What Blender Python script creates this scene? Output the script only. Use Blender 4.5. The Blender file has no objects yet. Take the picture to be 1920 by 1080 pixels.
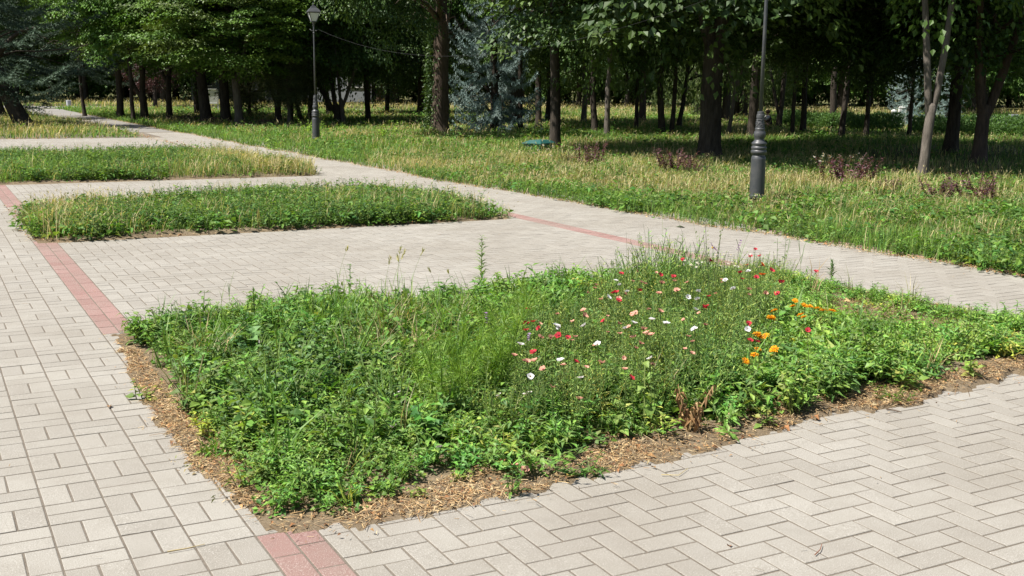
import bpy, math
import numpy as np
from mathutils import Matrix, Vector

# ------------------------------------------------------------------ camera, sky, sun
S = bpy.context.scene
COL = S.collection
YAW, PITCH, ROLL, CAMH = 0.49014, 0.18006, 0.010, 1.49347
CAM = np.array([-0.3070, -3.5048, CAMH])          # world: x across the walk, y along the walk
FWD0 = np.array([math.sin(YAW), math.cos(YAW), 0.0])
RIGHT0 = np.array([math.cos(YAW), -math.sin(YAW), 0.0])
FPX = 2090.0
_cp, _sp = math.cos(PITCH), math.sin(PITCH)
_fw = _cp * FWD0 - _sp * np.array([0, 0, 1.0])
_up = _sp * FWD0 + _cp * np.array([0, 0, 1.0])
_cr, _sr = math.cos(ROLL), math.sin(ROLL)
CR = _cr * RIGHT0 + _sr * _up
CU = -_sr * RIGHT0 + _cr * _up
cam_d = bpy.data.cameras.new("camera")
cam = bpy.data.objects.new("camera", cam_d)
COL.objects.link(cam)
cam_d.sensor_width = 36.0
cam_d.lens = 36.0 * FPX / 1920.0
cam_d.clip_start, cam_d.clip_end = 0.05, 2000
M = Matrix.Identity(4)
for r in range(3):
    M[r][0], M[r][1], M[r][2], M[r][3] = CR[r], CU[r], -_fw[r], CAM[r]
cam.matrix_world = M
S.camera = cam

SUN_EL = math.radians(57)
_e = math.radians(-21)
_to = -RIGHT0 * math.cos(_e) + FWD0 * math.sin(_e)
TO_SUN = np.array([_to[0] * math.cos(SUN_EL), _to[1] * math.cos(SUN_EL), math.sin(SUN_EL)])
W = bpy.data.worlds.new("World"); S.world = W; W.use_nodes = True
_nt = W.node_tree
_sky = _nt.nodes.new("ShaderNodeTexSky"); _sky.sky_type = 'NISHITA'; _sky.sun_disc = False
_sky.sun_elevation = SUN_EL; _sky.sun_rotation = math.atan2(_to[0], _to[1])
_bg = _nt.nodes["Background"]; _nt.links.new(_sky.outputs[0], _bg.inputs[0]); _bg.inputs[1].default_value = 0.052
sun_d = bpy.data.lights.new("sun", 'SUN'); sun_d.energy = 4.8; sun_d.angle = math.radians(0.53)
sun_d.color = (1.0, 0.955, 0.88)
sun = bpy.data.objects.new("sun", sun_d); COL.objects.link(sun)
sun.rotation_euler = Vector(TO_SUN).to_track_quat('Z', 'Y').to_euler()
S.view_settings.view_transform = 'Standard'; S.view_settings.look = 'None'
S.view_settings.exposure = 0.95; S.view_settings.gamma = 1.0
S.cycles.max_bounces = 6; S.cycles.diffuse_bounces = 3; S.cycles.transmission_bounces = 4
S.cycles.transparent_max_bounces = 6; S.cycles.caustics_reflective = False; S.cycles.caustics_refractive = False
S.cycles.use_denoising = True

def at(px, py, z=0.0):
    """the world point at height z that the photograph's pixel (px, py) shows"""
    d = (px - 960) / FPX * CR - (py - 540) / FPX * CU + _fw
    t = (z - CAM[2]) / d[2]
    return CAM + d * t

def at_dist(px, py, dist):
    d = (px - 960) / FPX * CR - (py - 540) / FPX * CU + _fw
    return CAM + d * dist

rng = np.random.default_rng(11)

# ------------------------------------------------------------------ mesh builder
class Geo:
    def __init__(s): s.V, s.F, s.C, s.M, s.n = [], [], [], [], 0
    def add(s, V, F, C=None, mi=0):
        V = np.asarray(V, np.float32).reshape(-1, 3); F = np.asarray(F, np.int64).reshape(-1, 3)
        if len(V) == 0: return
        if C is None: C = (1, 1, 1)
        C = np.broadcast_to(np.asarray(C, np.float32), V.shape)
        s.V.append(V); s.F.append(F + s.n); s.C.append(C); s.M.append(np.full(len(F), mi, np.int32)); s.n += len(V)
    def arrays(s):
        return np.concatenate(s.V), np.concatenate(s.F), np.concatenate(s.C)
    def mesh(s, name, mats, smooth=False):
        me = bpy.data.meshes.new(name)
        V, F, C = s.arrays(); mi = np.concatenate(s.M)
        me.vertices.add(len(V)); me.vertices.foreach_set("co", V.ravel())
        me.loops.add(F.size); me.loops.foreach_set("vertex_index", F.ravel().astype(np.int32))
        me.polygons.add(len(F)); me.polygons.foreach_set("loop_start", np.arange(0, F.size, 3, dtype=np.int32))
        if not isinstance(mats, (list, tuple)): mats = [mats]
        for m in mats: me.materials.append(m)
        me.polygons.foreach_set("material_index", mi)
        me.polygons.foreach_set("use_smooth", np.full(len(F), bool(smooth)))
        a = me.color_attributes.new("Col", 'FLOAT_COLOR', 'POINT')
        a.data.foreach_set("color", np.concatenate([C, np.ones((len(C), 1), np.float32)], 1).ravel())
        me.update(calc_edges=True)
        return me

def link(name, me, parent=None, loc=(0, 0, 0)):
    o = bpy.data.objects.new(name, me); COL.objects.link(o)
    if parent is not None: o.parent = parent
    o.location = loc
    return o
def tag(o, label=None, cat=None, group=None, kind=None):
    if label: o['label'] = label
    if cat: o['category'] = cat
    if group: o['group'] = group
    if kind: o['kind'] = kind
    return o
def empty(name, loc, label, cat, group=None, rz=0.0):
    o = bpy.data.objects.new(name, None); COL.objects.link(o)
    o.location = loc; o.rotation_euler = (0, 0, rz); o.empty_display_size = 0.2
    return tag(o, label, cat, group)

def norm(v): return v / np.maximum(np.linalg.norm(v, axis=-1, keepdims=True), 1e-9)
def basis(x, n):
    x = norm(x); z = norm(n - (n * x).sum(-1, keepdims=True) * x); y = np.cross(z, x)
    return np.stack([x, y, z], -1)
def place(g, T, pos, R, scale, col, mi=0):
    """copies of a template (V, F[, C]) at pos (N,3) with rotations R (N,3,3)"""
    V, F = T[0], T[1]; TC = T[2] if len(T) > 2 else None
    N = len(pos)
    if N == 0: return
    scale = np.asarray(scale, float)
    if scale.ndim == 1: scale = scale[:, None]
    sv = V[None] * np.broadcast_to(scale, (N, scale.shape[1]))[:, None, :]
    W_ = np.einsum('nij,nkj->nki', R, sv) + pos[:, None, :]
    FF = (F[None] + (np.arange(N) * len(V))[:, None, None]).reshape(-1, 3)
    c = np.broadcast_to(np.asarray(col, float), (N, 3))[:, None, :] * (np.ones((1, len(V), 3)) if TC is None else TC[None])
    g.add(W_.reshape(-1, 3), FF, c.reshape(-1, 3), mi)
def rotz(a):
    c, s = np.cos(a), np.sin(a); R = np.zeros((len(a), 3, 3)); R[:, 0, 0] = c; R[:, 0, 1] = -s; R[:, 1, 0] = s; R[:, 1, 1] = c; R[:, 2, 2] = 1
    return R
def tiltz(yaw, tilt, taz):
    """yaw, then lean by tilt towards azimuth taz"""
    ax = np.stack([-np.sin(taz), np.cos(taz), 0 * taz], -1); K = np.zeros((len(yaw), 3, 3))
    K[:, 0, 1] = -ax[:, 2]; K[:, 0, 2] = ax[:, 1]; K[:, 1, 0] = ax[:, 2]; K[:, 1, 2] = -ax[:, 0]; K[:, 2, 0] = -ax[:, 1]; K[:, 2, 1] = ax[:, 0]
    R = np.eye(3)[None] + np.sin(tilt)[:, None, None] * K + (1 - np.cos(tilt))[:, None, None] * (K @ K)
    return R @ rotz(yaw)
def rdir(r, n): return norm(r.normal(size=(n, 3)))

def tube(g, P, Rr, k=8, col=(1, 1, 1), mi=0, cap=True, wob=0.0, r=None):
    P = np.asarray(P, float); Rr = np.asarray(Rr, float); n = len(P)
    T = np.gradient(P, axis=0); T = norm(T)
    ref = np.array([0, 0, 1.0]) if abs(T[:, 2]).mean() < 0.8 else np.array([1.0, 0, 0])
    B = basis(T, np.broadcast_to(ref, T.shape))
    a = np.linspace(0, 2 * np.pi, k, endpoint=False)
    rad = Rr[:, None] * np.ones((n, k))
    if wob and r is not None:
        ph = r.uniform(0, 6.28, 3); rad = rad * (1 + wob * (np.sin(2 * a + ph[0])[None] * .6 + np.sin(3 * a + ph[1])[None] * .5 + r.normal(size=(n, k)) * .35))
    V = P[:, None] + rad[..., None] * (np.cos(a)[None, :, None] * B[:, None, :, 1] + np.sin(a)[None, :, None] * B[:, None, :, 2])
    V = V.reshape(-1, 3); F = []
    i = np.arange(n - 1)[:, None] * k; j = np.arange(k)[None]; j2 = (j + 1) % k
    q = np.stack([i + j, i + j2, i + k + j2, i + k + j], -1).reshape(-1, 4)
    F = np.concatenate([q[:, [0, 1, 2]], q[:, [0, 2, 3]]])
    if cap:
        V = np.concatenate([V, P[[0, -1]]]); b, t = n * k, n * k + 1; jj = np.arange(k); j3 = (jj + 1) % k
        F = np.concatenate([F, np.stack([np.full(k, b), j3, jj], -1), np.stack([np.full(k, t), (n - 1) * k + jj, (n - 1) * k + j3], -1)])
    g.add(V, F, col, mi)
def lathe(g, prof, k=24, c=(0, 0, 0), col=(1, 1, 1), mi=0):
    P = np.array([[c[0], c[1], c[2] + z] for z, _ in prof]); a = np.linspace(0, 2 * np.pi, k, endpoint=False); n = len(P)
    R_ = np.array([r for _, r in prof])
    V = P[:, None] + R_[:, None, None] * np.stack([np.cos(a), np.sin(a), 0 * a], -1)[None]
    V = V.reshape(-1, 3); i = np.arange(n - 1)[:, None] * k; j = np.arange(k)[None]; j2 = (j + 1) % k
    q = np.stack([i + j, i + j2, i + k + j2, i + k + j], -1).reshape(-1, 4)
    F = np.concatenate([q[:, [0, 1, 2]], q[:, [0, 2, 3]]])
    V = np.concatenate([V, P[[0, -1]]]); b, t = n * k, n * k + 1; jj = np.arange(k); j3 = (jj + 1) % k
    F = np.concatenate([F, np.stack([np.full(k, b), j3, jj], -1), np.stack([np.full(k, t), (n - 1) * k + jj, (n - 1) * k + j3], -1)])
    g.add(V, F, col, mi)
def hull8(g, b, t, col=(1, 1, 1), mi=0):
    """a box-like solid from four bottom and four top corners"""
    V = np.array(list(b) + list(t), float)
    Q = [(3, 2, 1, 0), (4, 5, 6, 7), (0, 1, 5, 4), (1, 2, 6, 5), (2, 3, 7, 6), (3, 0, 4, 7)]
    F = []
    for q in Q: F += [(q[0], q[1], q[2]), (q[0], q[2], q[3])]
    # each face gets its own corners so that flat shading stays crisp
    VV = V[np.array(F).ravel()]; g.add(VV, np.arange(len(VV)).reshape(-1, 3), col, mi)
def box(g, c, s, rz=0.0, col=(1, 1, 1), mi=0, taper=1.0):
    x, y, z = np.array(s) / 2.0
    b = [(-x, -y, -z), (x, -y, -z), (x, y, -z), (-x, y, -z)]; t = [(-x * taper, -y * taper, z), (x * taper, -y * taper, z), (x * taper, y * taper, z), (-x * taper, y * taper, z)]
    R = rotz(np.array([rz]))[0]
    hull8(g, np.array(b) @ R.T + c, np.array(t) @ R.T + c, col, mi)

def noise2(x, y, seed=0, scale=1.0):
    """smooth value noise in 0..1"""
    x = np.asarray(x, float) / scale + 1000.3; y = np.asarray(y, float) / scale + 1000.7
    xi = np.floor(x).astype(np.int64); yi = np.floor(y).astype(np.int64); fx = x - xi; fy = y - yi
    def h(a, b):
        n = (a * 374761393 + b * 668265263 + seed * 982451653) & 0x7fffffff; n = ((n ^ (n >> 13)) * 1274126177) & 0x7fffffff
        return ((n ^ (n >> 16)) & 0xffff) / 65535.0
    fx = fx * fx * (3 - 2 * fx); fy = fy * fy * (3 - 2 * fy)
    return (h(xi, yi) * (1 - fx) + h(xi + 1, yi) * fx) * (1 - fy) + (h(xi, yi + 1) * (1 - fx) + h(xi + 1, yi + 1) * fx) * fy
def fbm(x, y, seed=0, scale=1.0):
    return .55 * noise2(x, y, seed, scale) + .3 * noise2(x, y, seed + 7, scale * .45) + .15 * noise2(x, y, seed + 13, scale * .2)
def inpoly(x, y, poly):
    x = np.asarray(x); y = np.asarray(y); ins = np.zeros(x.shape, bool); n = len(poly)
    for i in range(n):
        x1, y1 = poly[i][:2]; x2, y2 = poly[(i + 1) % n][:2]
        c = ((y1 > y) != (y2 > y)) & (x < (x2 - x1) * (y - y1) / (y2 - y1 + 1e-12) + x1); ins ^= c
    return ins
def img_poly(pts, z=0.0): return [tuple(at(px, py, z)[:2]) for px, py in pts]

# ------------------------------------------------------------------ materials
def mat(name):
    m = bpy.data.materials.new(name); m.use_nodes = True
    return m, m.node_tree, m.node_tree.nodes["Principled BSDF"]
def N(nt, t, **kw):
    n = nt.nodes.new(t)
    for k, v in kw.items(): setattr(n, k, v)
    return n
def mixc(nt, f, a, b, blend='MIX'):
    n = N(nt, "ShaderNodeMix", data_type='RGBA', blend_type=blend)
    for s, v in ((0, f), (6, a), (7, b)):
        if hasattr(v, 'links') or isinstance(v, bpy.types.NodeSocket): nt.links.new(v, n.inputs[s])
        else: n.inputs[s].default_value = v if s == 0 else (*v, 1)
    return n.outputs[2]
def nz(nt, scale, detail=4, rough=0.6, vec=None):
    n = N(nt, "ShaderNodeTexNoise"); n.inputs["Scale"].default_value = scale; n.inputs["Detail"].default_value = detail; n.inputs["Roughness"].default_value = rough
    if vec is not None: nt.links.new(vec, n.inputs["Vector"])
    return n.outputs["Fac"]
def ramp(nt, f, stops):
    n = N(nt, "ShaderNodeValToRGB"); nt.links.new(f, n.inputs[0]); e = n.color_ramp.elements
    while len(e) < len(stops): e.new(0.5)
    for q, (p, c) in zip(e, stops): q.position = p; q.color = (*c, 1) if len(c) == 3 else c
    return n.outputs[0]
def bump(nt, bs, h, strength, dist):
    b = N(nt, "ShaderNodeBump"); b.inputs["Strength"].default_value = strength; b.inputs["Distance"].default_value = dist
    nt.links.new(h, b.inputs["Height"]); nt.links.new(b.outputs[0], bs.inputs["Normal"])
def objco(nt): return N(nt, "ShaderNodeTexCoord").outputs["Object"]

def leaf_mat(name, rough=0.5, spec=0.35, trans=0.3, tint=(1.15, 1.1, 0.5), vary=0.0):
    m, nt, bs = mat(name)
    a = N(nt, "ShaderNodeAttribute", attribute_name="Col").outputs["Color"]
    if vary:
        oi = N(nt, "ShaderNodeObjectInfo"); h = N(nt, "ShaderNodeHueSaturation")
        mr = N(nt, "ShaderNodeMapRange"); nt.links.new(oi.outputs["Random"], mr.inputs[0]); mr.inputs[3].default_value = .5 - vary * .06; mr.inputs[4].default_value = .5 + vary * .06
        mv = N(nt, "ShaderNodeMapRange"); ml = N(nt, "ShaderNodeMath", operation='FRACT'); mm = N(nt, "ShaderNodeMath", operation='MULTIPLY'); mm.inputs[1].default_value = 7.31
        nt.links.new(oi.outputs["Random"], mm.inputs[0]); nt.links.new(mm.outputs[0], ml.inputs[0]); nt.links.new(ml.outputs[0], mv.inputs[0]); mv.inputs[3].default_value = 1 - vary; mv.inputs[4].default_value = 1 + vary
        nt.links.new(mr.outputs[0], h.inputs["Hue"]); nt.links.new(mv.outputs[0], h.inputs["Value"]); nt.links.new(a, h.inputs["Color"]); a = h.outputs[0]
    nt.links.new(a, bs.inputs["Base Color"]); bs.inputs["Roughness"].default_value = rough; bs.inputs["Specular IOR Level"].default_value = spec
    if trans:
        tr = N(nt, "ShaderNodeBsdfTranslucent"); nt.links.new(mixc(nt, 1.0, a, tint, 'MULTIPLY'), tr.inputs[0])
        mx = N(nt, "ShaderNodeMixShader"); mx.inputs[0].default_value = trans
        nt.links.new(bs.outputs[0], mx.inputs[1]); nt.links.new(tr.outputs[0], mx.inputs[2]); nt.links.new(mx.outputs[0], nt.nodes["Material Output"].inputs[0])
    return m
def bark_mat(name, dark, light, scale=9.0):
    m, nt, bs = mat(name); co = objco(nt)
    mp = N(nt, "ShaderNodeMapping"); nt.links.new(co, mp.inputs[0]); mp.inputs["Scale"].default_value = (1, 1, .18)
    f = nz(nt, scale * 2.2, 6, .7, mp.outputs[0]); g2 = nz(nt, 1.1, 3, .5, co)
    c = ramp(nt, f, [(.32, dark), (.68, light)])
    c = mixc(nt, ramp(nt, g2, [(.45, (0, 0, 0)), (.7, (.6, .6, .6))]), c, tuple(np.array(light) * 1.25))
    nt.links.new(c, bs.inputs["Base Color"]); bs.inputs["Roughness"].default_value = .95; bs.inputs["Specular IOR Level"].default_value = .15
    bump(nt, bs, f, .9, .03)
    return m
def paint_mat(name, col, rough=.5, spec=.4, dirt=(.5, .47, .42), amount=.3, scale=6, metallic=0.0):
    m, nt, bs = mat(name); co = objco(nt); f = nz(nt, scale, 6, .65, co)
    c = mixc(nt, ramp(nt, f, [(.45, (0, 0, 0)), (.75, (amount,) * 3)]), col, tuple(np.array(col) * .4 + np.array(dirt) * .35))
    nt.links.new(c, bs.inputs["Base Color"]); bs.inputs["Roughness"].default_value = rough; bs.inputs["Specular IOR Level"].default_value = spec; bs.inputs["Metallic"].default_value = metallic
    bump(nt, bs, nz(nt, scale * 12, 3, .6, co), .15, .004)
    return m
def paver_mat(name, lo, hi, stain):
    m, nt, bs = mat(name); co = objco(nt)
    ri = N(nt, "ShaderNodeNewGeometry").outputs["Random Per Island"]
    c = ramp(nt, ri, [(0, lo), (.5, tuple((np.array(lo) + np.array(hi)) / 2)), (1, hi)])
    big = nz(nt, .8, 7, .7, co); mid = nz(nt, 7, 5, .7, co); fine = nz(nt, 260, 2, .6, co)
    c = mixc(nt, ramp(nt, big, [(.42, (0, 0, 0)), (.70, (.75, .75, .75))]), c, stain)
    c = mixc(nt, ramp(nt, mid, [(.5, (0, 0, 0)), (.8, (.35, .35, .35))]), c, tuple(np.array(stain) * .8))
    c = mixc(nt, ramp(nt, fine, [(.28, (.8, .8, .8)), (.44, (0, 0, 0)), (.58, (0, 0, 0)), (.74, (.7, .7, .7))]), c, ramp(nt, fine, [(.45, tuple(np.array(lo) * .55)), (.55, (.62, .6, .56))]))
    nt.links.new(c, bs.inputs["Base Color"]); bs.inputs["Roughness"].default_value = .9; bs.inputs["Specular IOR Level"].default_value = .2
    bump(nt, bs, fine, .25, .003)
    return m
def soil_mat(name, stops, scales=(1.2, 14, 90)):
    m, nt, bs = mat(name); co = objco(nt)
    a, b, c_ = [nz(nt, s, 5, .65, co) for s in scales]
    ad = N(nt, "ShaderNodeMath", operation='MULTIPLY_ADD'); nt.links.new(b, ad.inputs[0]); ad.inputs[1].default_value = .5; nt.links.new(a, ad.inputs[2])
    ad2 = N(nt, "ShaderNodeMath", operation='MULTIPLY_ADD'); nt.links.new(c_, ad2.inputs[0]); ad2.inputs[1].default_value = .35; nt.links.new(ad.outputs[0], ad2.inputs[2])
    mr = N(nt, "ShaderNodeMapRange"); nt.links.new(ad2.outputs[0], mr.inputs[0]); mr.inputs[1].default_value = .62; mr.inputs[2].default_value = 1.22
    nt.links.new(ramp(nt, mr.outputs[0], stops), bs.inputs["Base Color"]); bs.inputs["Roughness"].default_value = 1; bs.inputs["Specular IOR Level"].default_value = .1
    bump(nt, bs, c_, .6, .02)
    return m

M_PAVE = paver_mat("grey_pavers", (.268, .249, .218), (.316, .297, .262), (.22, .197, .164))
M_RED = paver_mat("red_pavers", (.235, .135, .118), (.30, .185, .165), (.23, .185, .155))
M_JOINT = soil_mat("joint_sand", [(0, (.13, .11, .088)), (1, (.215, .187, .153))])
M_ASPH = soil_mat("road_asphalt", [(0, (.19, .18, .165)), (1, (.27, .255, .235))], (.6, 9, 70))
M_GROUND = soil_mat("park_ground", [(0, (.055, .075, .02)), (.5, (.10, .105, .04)), (1, (.19, .155, .08))], (.25, 4, 30))
M_SOIL = soil_mat("bed_soil", [(0, (.10, .075, .045)), (.5, (.17, .13, .085)), (1, (.27, .22, .15))])
M_GRASS = leaf_mat("grass_blades", .6, .2, .4)
M_WEED = leaf_mat("weed_leaves", .5, .3, .36)
M_LITTER = leaf_mat("dry_litter", .8, .1, .15, (1, .9, .7))
M_PETAL = leaf_mat("flower_petals", .6, .2, .35, (1.1, 1.0, 1.0))
M_LEAF = leaf_mat("tree_leaves", .48, .3, .2, vary=.16)
M_NEEDLE = leaf_mat("spruce_needles", .6, .25, .1, (1, 1, .9), vary=.05)
M_BARK = bark_mat("dark_bark", (.022, .018, .014), (.075, .062, .05))
M_BARKG = bark_mat("grey_bark", (.07, .06, .05), (.17, .147, .125))
M_BARKB = bark_mat("brown_bark", (.045, .034, .027), (.125, .092, .072))
M_IRON = paint_mat("lamp_iron", (.052, .055, .06), .42, .5, (.35, .33, .3), .5, 5)
M_OPAL, _n, _b = mat("lamp_pane"); _b.inputs["Base Color"].default_value = (.62, .64, .62, 1); _b.inputs["Roughness"].default_value = .25
M_WHITE = paint_mat("white_paint", (.72, .72, .70), .6)
M_GREYP = paint_mat("grey_paint", (.42, .43, .46), .55)
M_TEAL = paint_mat("teal_paint", (.012, .085, .078), .55)
M_WOOD = paint_mat("weathered_wood", (.14, .095, .065), .9, .1)
M_WALL = paint_mat("grey_render", (.26, .28, .31), .9, .2)
M_GLASS = paint_mat("dark_glass", (.03, .035, .04), .1, .6, amount=.05)
M_ROOF = paint_mat("roof_sheet", (.13, .12, .115), .8)
M_CABLE = paint_mat("cable_sheath", (.03, .03, .032), .6)
M_SKIN = paint_mat("skin", (.48, .28, .20), .6, amount=.05)
M_HAIR = paint_mat("brown_hair", (.07, .04, .025), .7, amount=.1)
M_DARKCLOTH = paint_mat("dark_cloth", (.02, .02, .026), .9, amount=.1)
M_WHITECLOTH = paint_mat("white_cloth", (.75, .74, .72), .9, amount=.1)

# ------------------------------------------------------------------ ground, paving
def sheet(name, x0, y0, x1, y1, z, m, nx=1, ny=1):
    g = Geo(); xs = np.linspace(x0, x1, nx + 1); ys = np.linspace(y0, y1, ny + 1)
    X, Y = np.meshgrid(xs, ys, indexing='ij'); V = np.stack([X, Y, 0 * X + z], -1).reshape(-1, 3)
    i = (np.arange(nx)[:, None] * (ny + 1) + np.arange(ny)[None]).ravel()
    q = np.stack([i, i + ny + 1, i + ny + 2, i + 1], -1); g.add(V, np.concatenate([q[:, [0, 1, 2]], q[:, [0, 2, 3]]]))
    return tag(link(name, g.mesh(name, m)), kind='structure')
sheet("ground", -400, -400, 400, 400, -.035, M_GROUND)
EDGE_A = [-6, 1, 2.4, 5, 8, 12, 20, 32, 53, 80]
EDGE_B = [7.66, 7.6, 7.52, 7.38, 7.22, 7.02, 6.86, 6.68, 6.6, 6.6]
def edge_b(a): return np.interp(a, EDGE_A, EDGE_B) + .16 * (noise2(a, 0 * a, 3, .9) - .5) + .1 * (noise2(a, 0 * a, 5, .25) - .5)
sheet("paving_bed", -6.1, -5, 7.75, 31.5, -.0016, M_JOINT)

bricks_g, bricks_r = [], []      # (x, y, sx, sy) of every brick
def herring(x0, y0, x1, y1, ox=0.0, oy=0.0):
    u = .1; i0, i1 = int(math.floor((x0 - ox) / u)) - 2, int(math.ceil((x1 - ox) / u)) + 2; j0, j1 = int(math.floor((y0 - oy) / u)) - 2, int(math.ceil((y1 - oy) / u)) + 2
    for i in range(i0, i1):
        for j in range(j0, j1):
            d = (i - j) % 4
            if d == 0: r = (ox + i * u, oy + j * u, ox + i * u + .2, oy + j * u + .1)
            elif d == 3: r = (ox + i * u, oy + j * u, ox + i * u + .1, oy + j * u + .2)
            else: continue
            r = (max(r[0], x0), max(r[1], y0), min(r[2], x1), min(r[3], y1))
            if r[2] - r[0] > .03 and r[3] - r[1] > .03: bricks_g.append(r)
def basket(x0, y0, x1, y1):
    for i in range(int(round(x0 / .2)), int(round(x1 / .2))):
        for j in range(int(round(y0 / .2)), int(round(y1 / .2))):
            x, y = i * .2, j * .2
            if (i + j) % 2: bricks_g.extend([(x, y, x + .1, y + .2), (x + .1, y, x + .2, y + .2)])
            else: bricks_g.extend([(x, y, x + .2, y + .1), (x, y + .1, x + .2, y + .2)])
basket(-6, -4, .6, 28)
for y in np.arange(-4, 28, .2):        # kerb rows beside the walk: red between the beds, grey along them
    if -.05 <= y < 3.35 or 7.65 <= y < 10.9 or 14.2 < y < 19.8:
        bricks_g.append((.6, y, .7, y + .2))
    else:
        bricks_r.extend([(.6, y, .7, y + .2), (.7, y + .06, .8, y + .26)])
for (y0, y1) in ((-4, .34), (3.1, 7.95), (10.7, 14.5), (19.5, 28)): herring(.8, y0, 5.7, y1)
herring(5.9, -4, 7.62, 31)
for y in np.arange(-4, 31, .2):
    (bricks_r if y < 8.2 else bricks_g).extend([(5.7, y, 5.8, y + .2), (5.8, y + .06, 5.9, y + .26)]); (bricks_r if y < 6 else bricks_g).append((7.62, y, 7.72, y + .2))
def brick_mesh(name, L, m, seed):
    r = np.random.default_rng(seed); A = np.array(L); n = len(A)
    cx, cy = (A[:, 0] + A[:, 2]) / 2, (A[:, 1] + A[:, 3]) / 2; hx, hy = (A[:, 2] - A[:, 0]) / 2 - .0032, (A[:, 3] - A[:, 1]) / 2 - .0032
    hx = hx - r.uniform(0, .0012, n); hy = hy - r.uniform(0, .0012, n)
    z = np.abs(r.normal(0, .0006, n)); tx, ty = r.normal(0, .004, n), r.normal(0, .004, n); ro = r.normal(0, .007, n)
    c = .0022; V = []
    for (ins, dz) in ((c, 0.0), (0.0, -.0012), (0.0, -.03)):
        for sx, sy in ((-1, -1), (1, -1), (1, 1), (-1, 1)):
            px, py = sx * (hx - ins), sy * (hy - ins)
            V.append(np.stack([cx + px - ro * py, cy + py + ro * px, z + dz + tx * px + ty * py], -1))
    V = np.stack(V, 1)
    Q = [(0, 1, 2, 3)] + [(4 + i, 4 + (i + 1) % 4, (i + 1) % 4, i) for i in range(4)] + [(8 + i, 8 + (i + 1) % 4, 4 + (i + 1) % 4, 4 + i) for i in range(4)]
    F = np.array([t for q in Q for t in ((q[0], q[1], q[2]), (q[0], q[2], q[3]))])
    g = Geo(); g.add(V.reshape(-1, 3), (F[None] + (np.arange(n) * 12)[:, None, None]).reshape(-1, 3))
    return tag(link(name, g.mesh(name, m)), kind='structure')
brick_mesh("paving", bricks_g, M_PAVE, 1)
brick_mesh("red_paving_band", bricks_r, M_RED, 2)
APRON = img_poly([(44, 204), (55, 214), (87, 220), (119, 227), (150, 230.5), (200, 238), (262, 243), (262, 237.5), (170, 231), (135, 226), (122, 221), (106, 215), (112, 210), (120, 204)])
g = Geo(); _V = np.array([[*p, -.018] for p in APRON]); _n = len(_V); g.add(_V, [(i, i + 1, _n - 2 - i) for i in range(6)] + [(i + 1, _n - 3 - i, _n - 2 - i) for i in range(6)] + [(0, _n - 2, _n - 1)])
tag(link("path", g.mesh("path", M_ASPH)), kind='structure')
sheet("path", 4.7, 31.5, 6.75, 62, -.012, M_ASPH)
# the road that crosses beyond the lawn
_r = [at(-500, 202), at(1000, 205), at(1000, 199.5), at(-500, 197.5)]
g = Geo(); _q0 = np.array([[*(CAM + RIGHT0 * u + FWD0 * v)[:2], -.02] for u, v in ((-70, 58), (8, 66), (8, 70), (-70, 66))]); g.add(_q0, [(0, 1, 2), (0, 2, 3)])
tag(link("road", g.mesh("road", M_ASPH)), kind='structure')
g = Geo()
for k in range(40):
    p = CAM + RIGHT0 * (-70 + k * 2) + FWD0 * (66.2 + k * .105); box(g, np.array([p[0], p[1], .03]), (2.0, .16, .14), -YAW + .05)
tag(link("kerb", g.mesh("kerb", M_JOINT)), kind='structure')

# ------------------------------------------------------------------ leaf, blade and plant templates
def leafT(fold=.25, curl=.15, w=.5, peak=.42):
    V = np.array([[0, 0, 0], [.5, 0, -.02], [1, 0, -curl], [peak, w / 2, fold * w * .5], [peak, -w / 2, fold * w * .5]], float)
    return V, np.array([(0, 1, 3), (1, 2, 3), (0, 4, 1), (1, 4, 2)])
def quadleaf(w=.75, fold=.2):
    V = np.array([[0, 0, 0], [.45, w / 2, fold * .3], [1, 0, -.1], [.45, -w / 2, fold * .3]], float)
    return V, np.array([(0, 2, 1), (0, 3, 2)])
LEAF_OV = leafT(.3, .15, .62); LEAF_NAR = leafT(.2, .2, .18); LEAF_LAN = leafT(.3, .3, .3); LEAF_RND = leafT(.25, .1, .9, .5)
NEEDLE = (np.array([[0, .5, 0], [0, -.5, 0], [1, 0, 0]], float) * np.array([1, .16, 1]), np.array([(0, 1, 2)]))

def blades(g, pos, h, w, yaw, bend, col, mi=0, tipcol=None):
    n = len(pos)
    if n == 0: return
    d = np.stack([np.cos(yaw), np.sin(yaw), 0 * yaw], -1); s = np.stack([-np.sin(yaw), np.cos(yaw), 0 * yaw], -1); up = np.array([0, 0, 1.0])
    h_, w_, b_ = h[:, None], w[:, None], bend[:, None]
    mid = pos + up * h_ * .58 + d * b_ * h_ * .28; tip = pos + up * h_ * (1 - .25 * b_ ** 2) + d * b_ * h_ * .9
    V = np.stack([pos - s * w_ / 2, pos + s * w_ / 2, mid - s * w_ * .42, mid + s * w_ * .42, tip], 1)
    F = np.array([(0, 1, 3), (0, 3, 2), (2, 3, 4)])
    c = np.repeat(np.asarray(col)[:, None, :] * np.ones((n, 1, 3)), 5, 1)
    if tipcol is not None: c = c.copy(); c[:, 4] = tipcol
    g.add(V.reshape(-1, 3), (F[None] + (np.arange(n) * 5)[:, None, None]).reshape(-1, 3), c.reshape(-1, 3), mi)
    return tip, norm(tip - mid)
def heads(g, tip, dr, L, w, col, mi=0):
    n = len(tip); T = (np.array([[0, 0, 0], [.4, .5, 0], [.4, -.5, 0], [1, 0, 0]], float), np.array([(0, 2, 1), (1, 2, 3)]))
    R = basis(dr, rdir(rng, n)); place(g, T, tip, R, np.stack([L, w, w], -1), col, mi)

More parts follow.
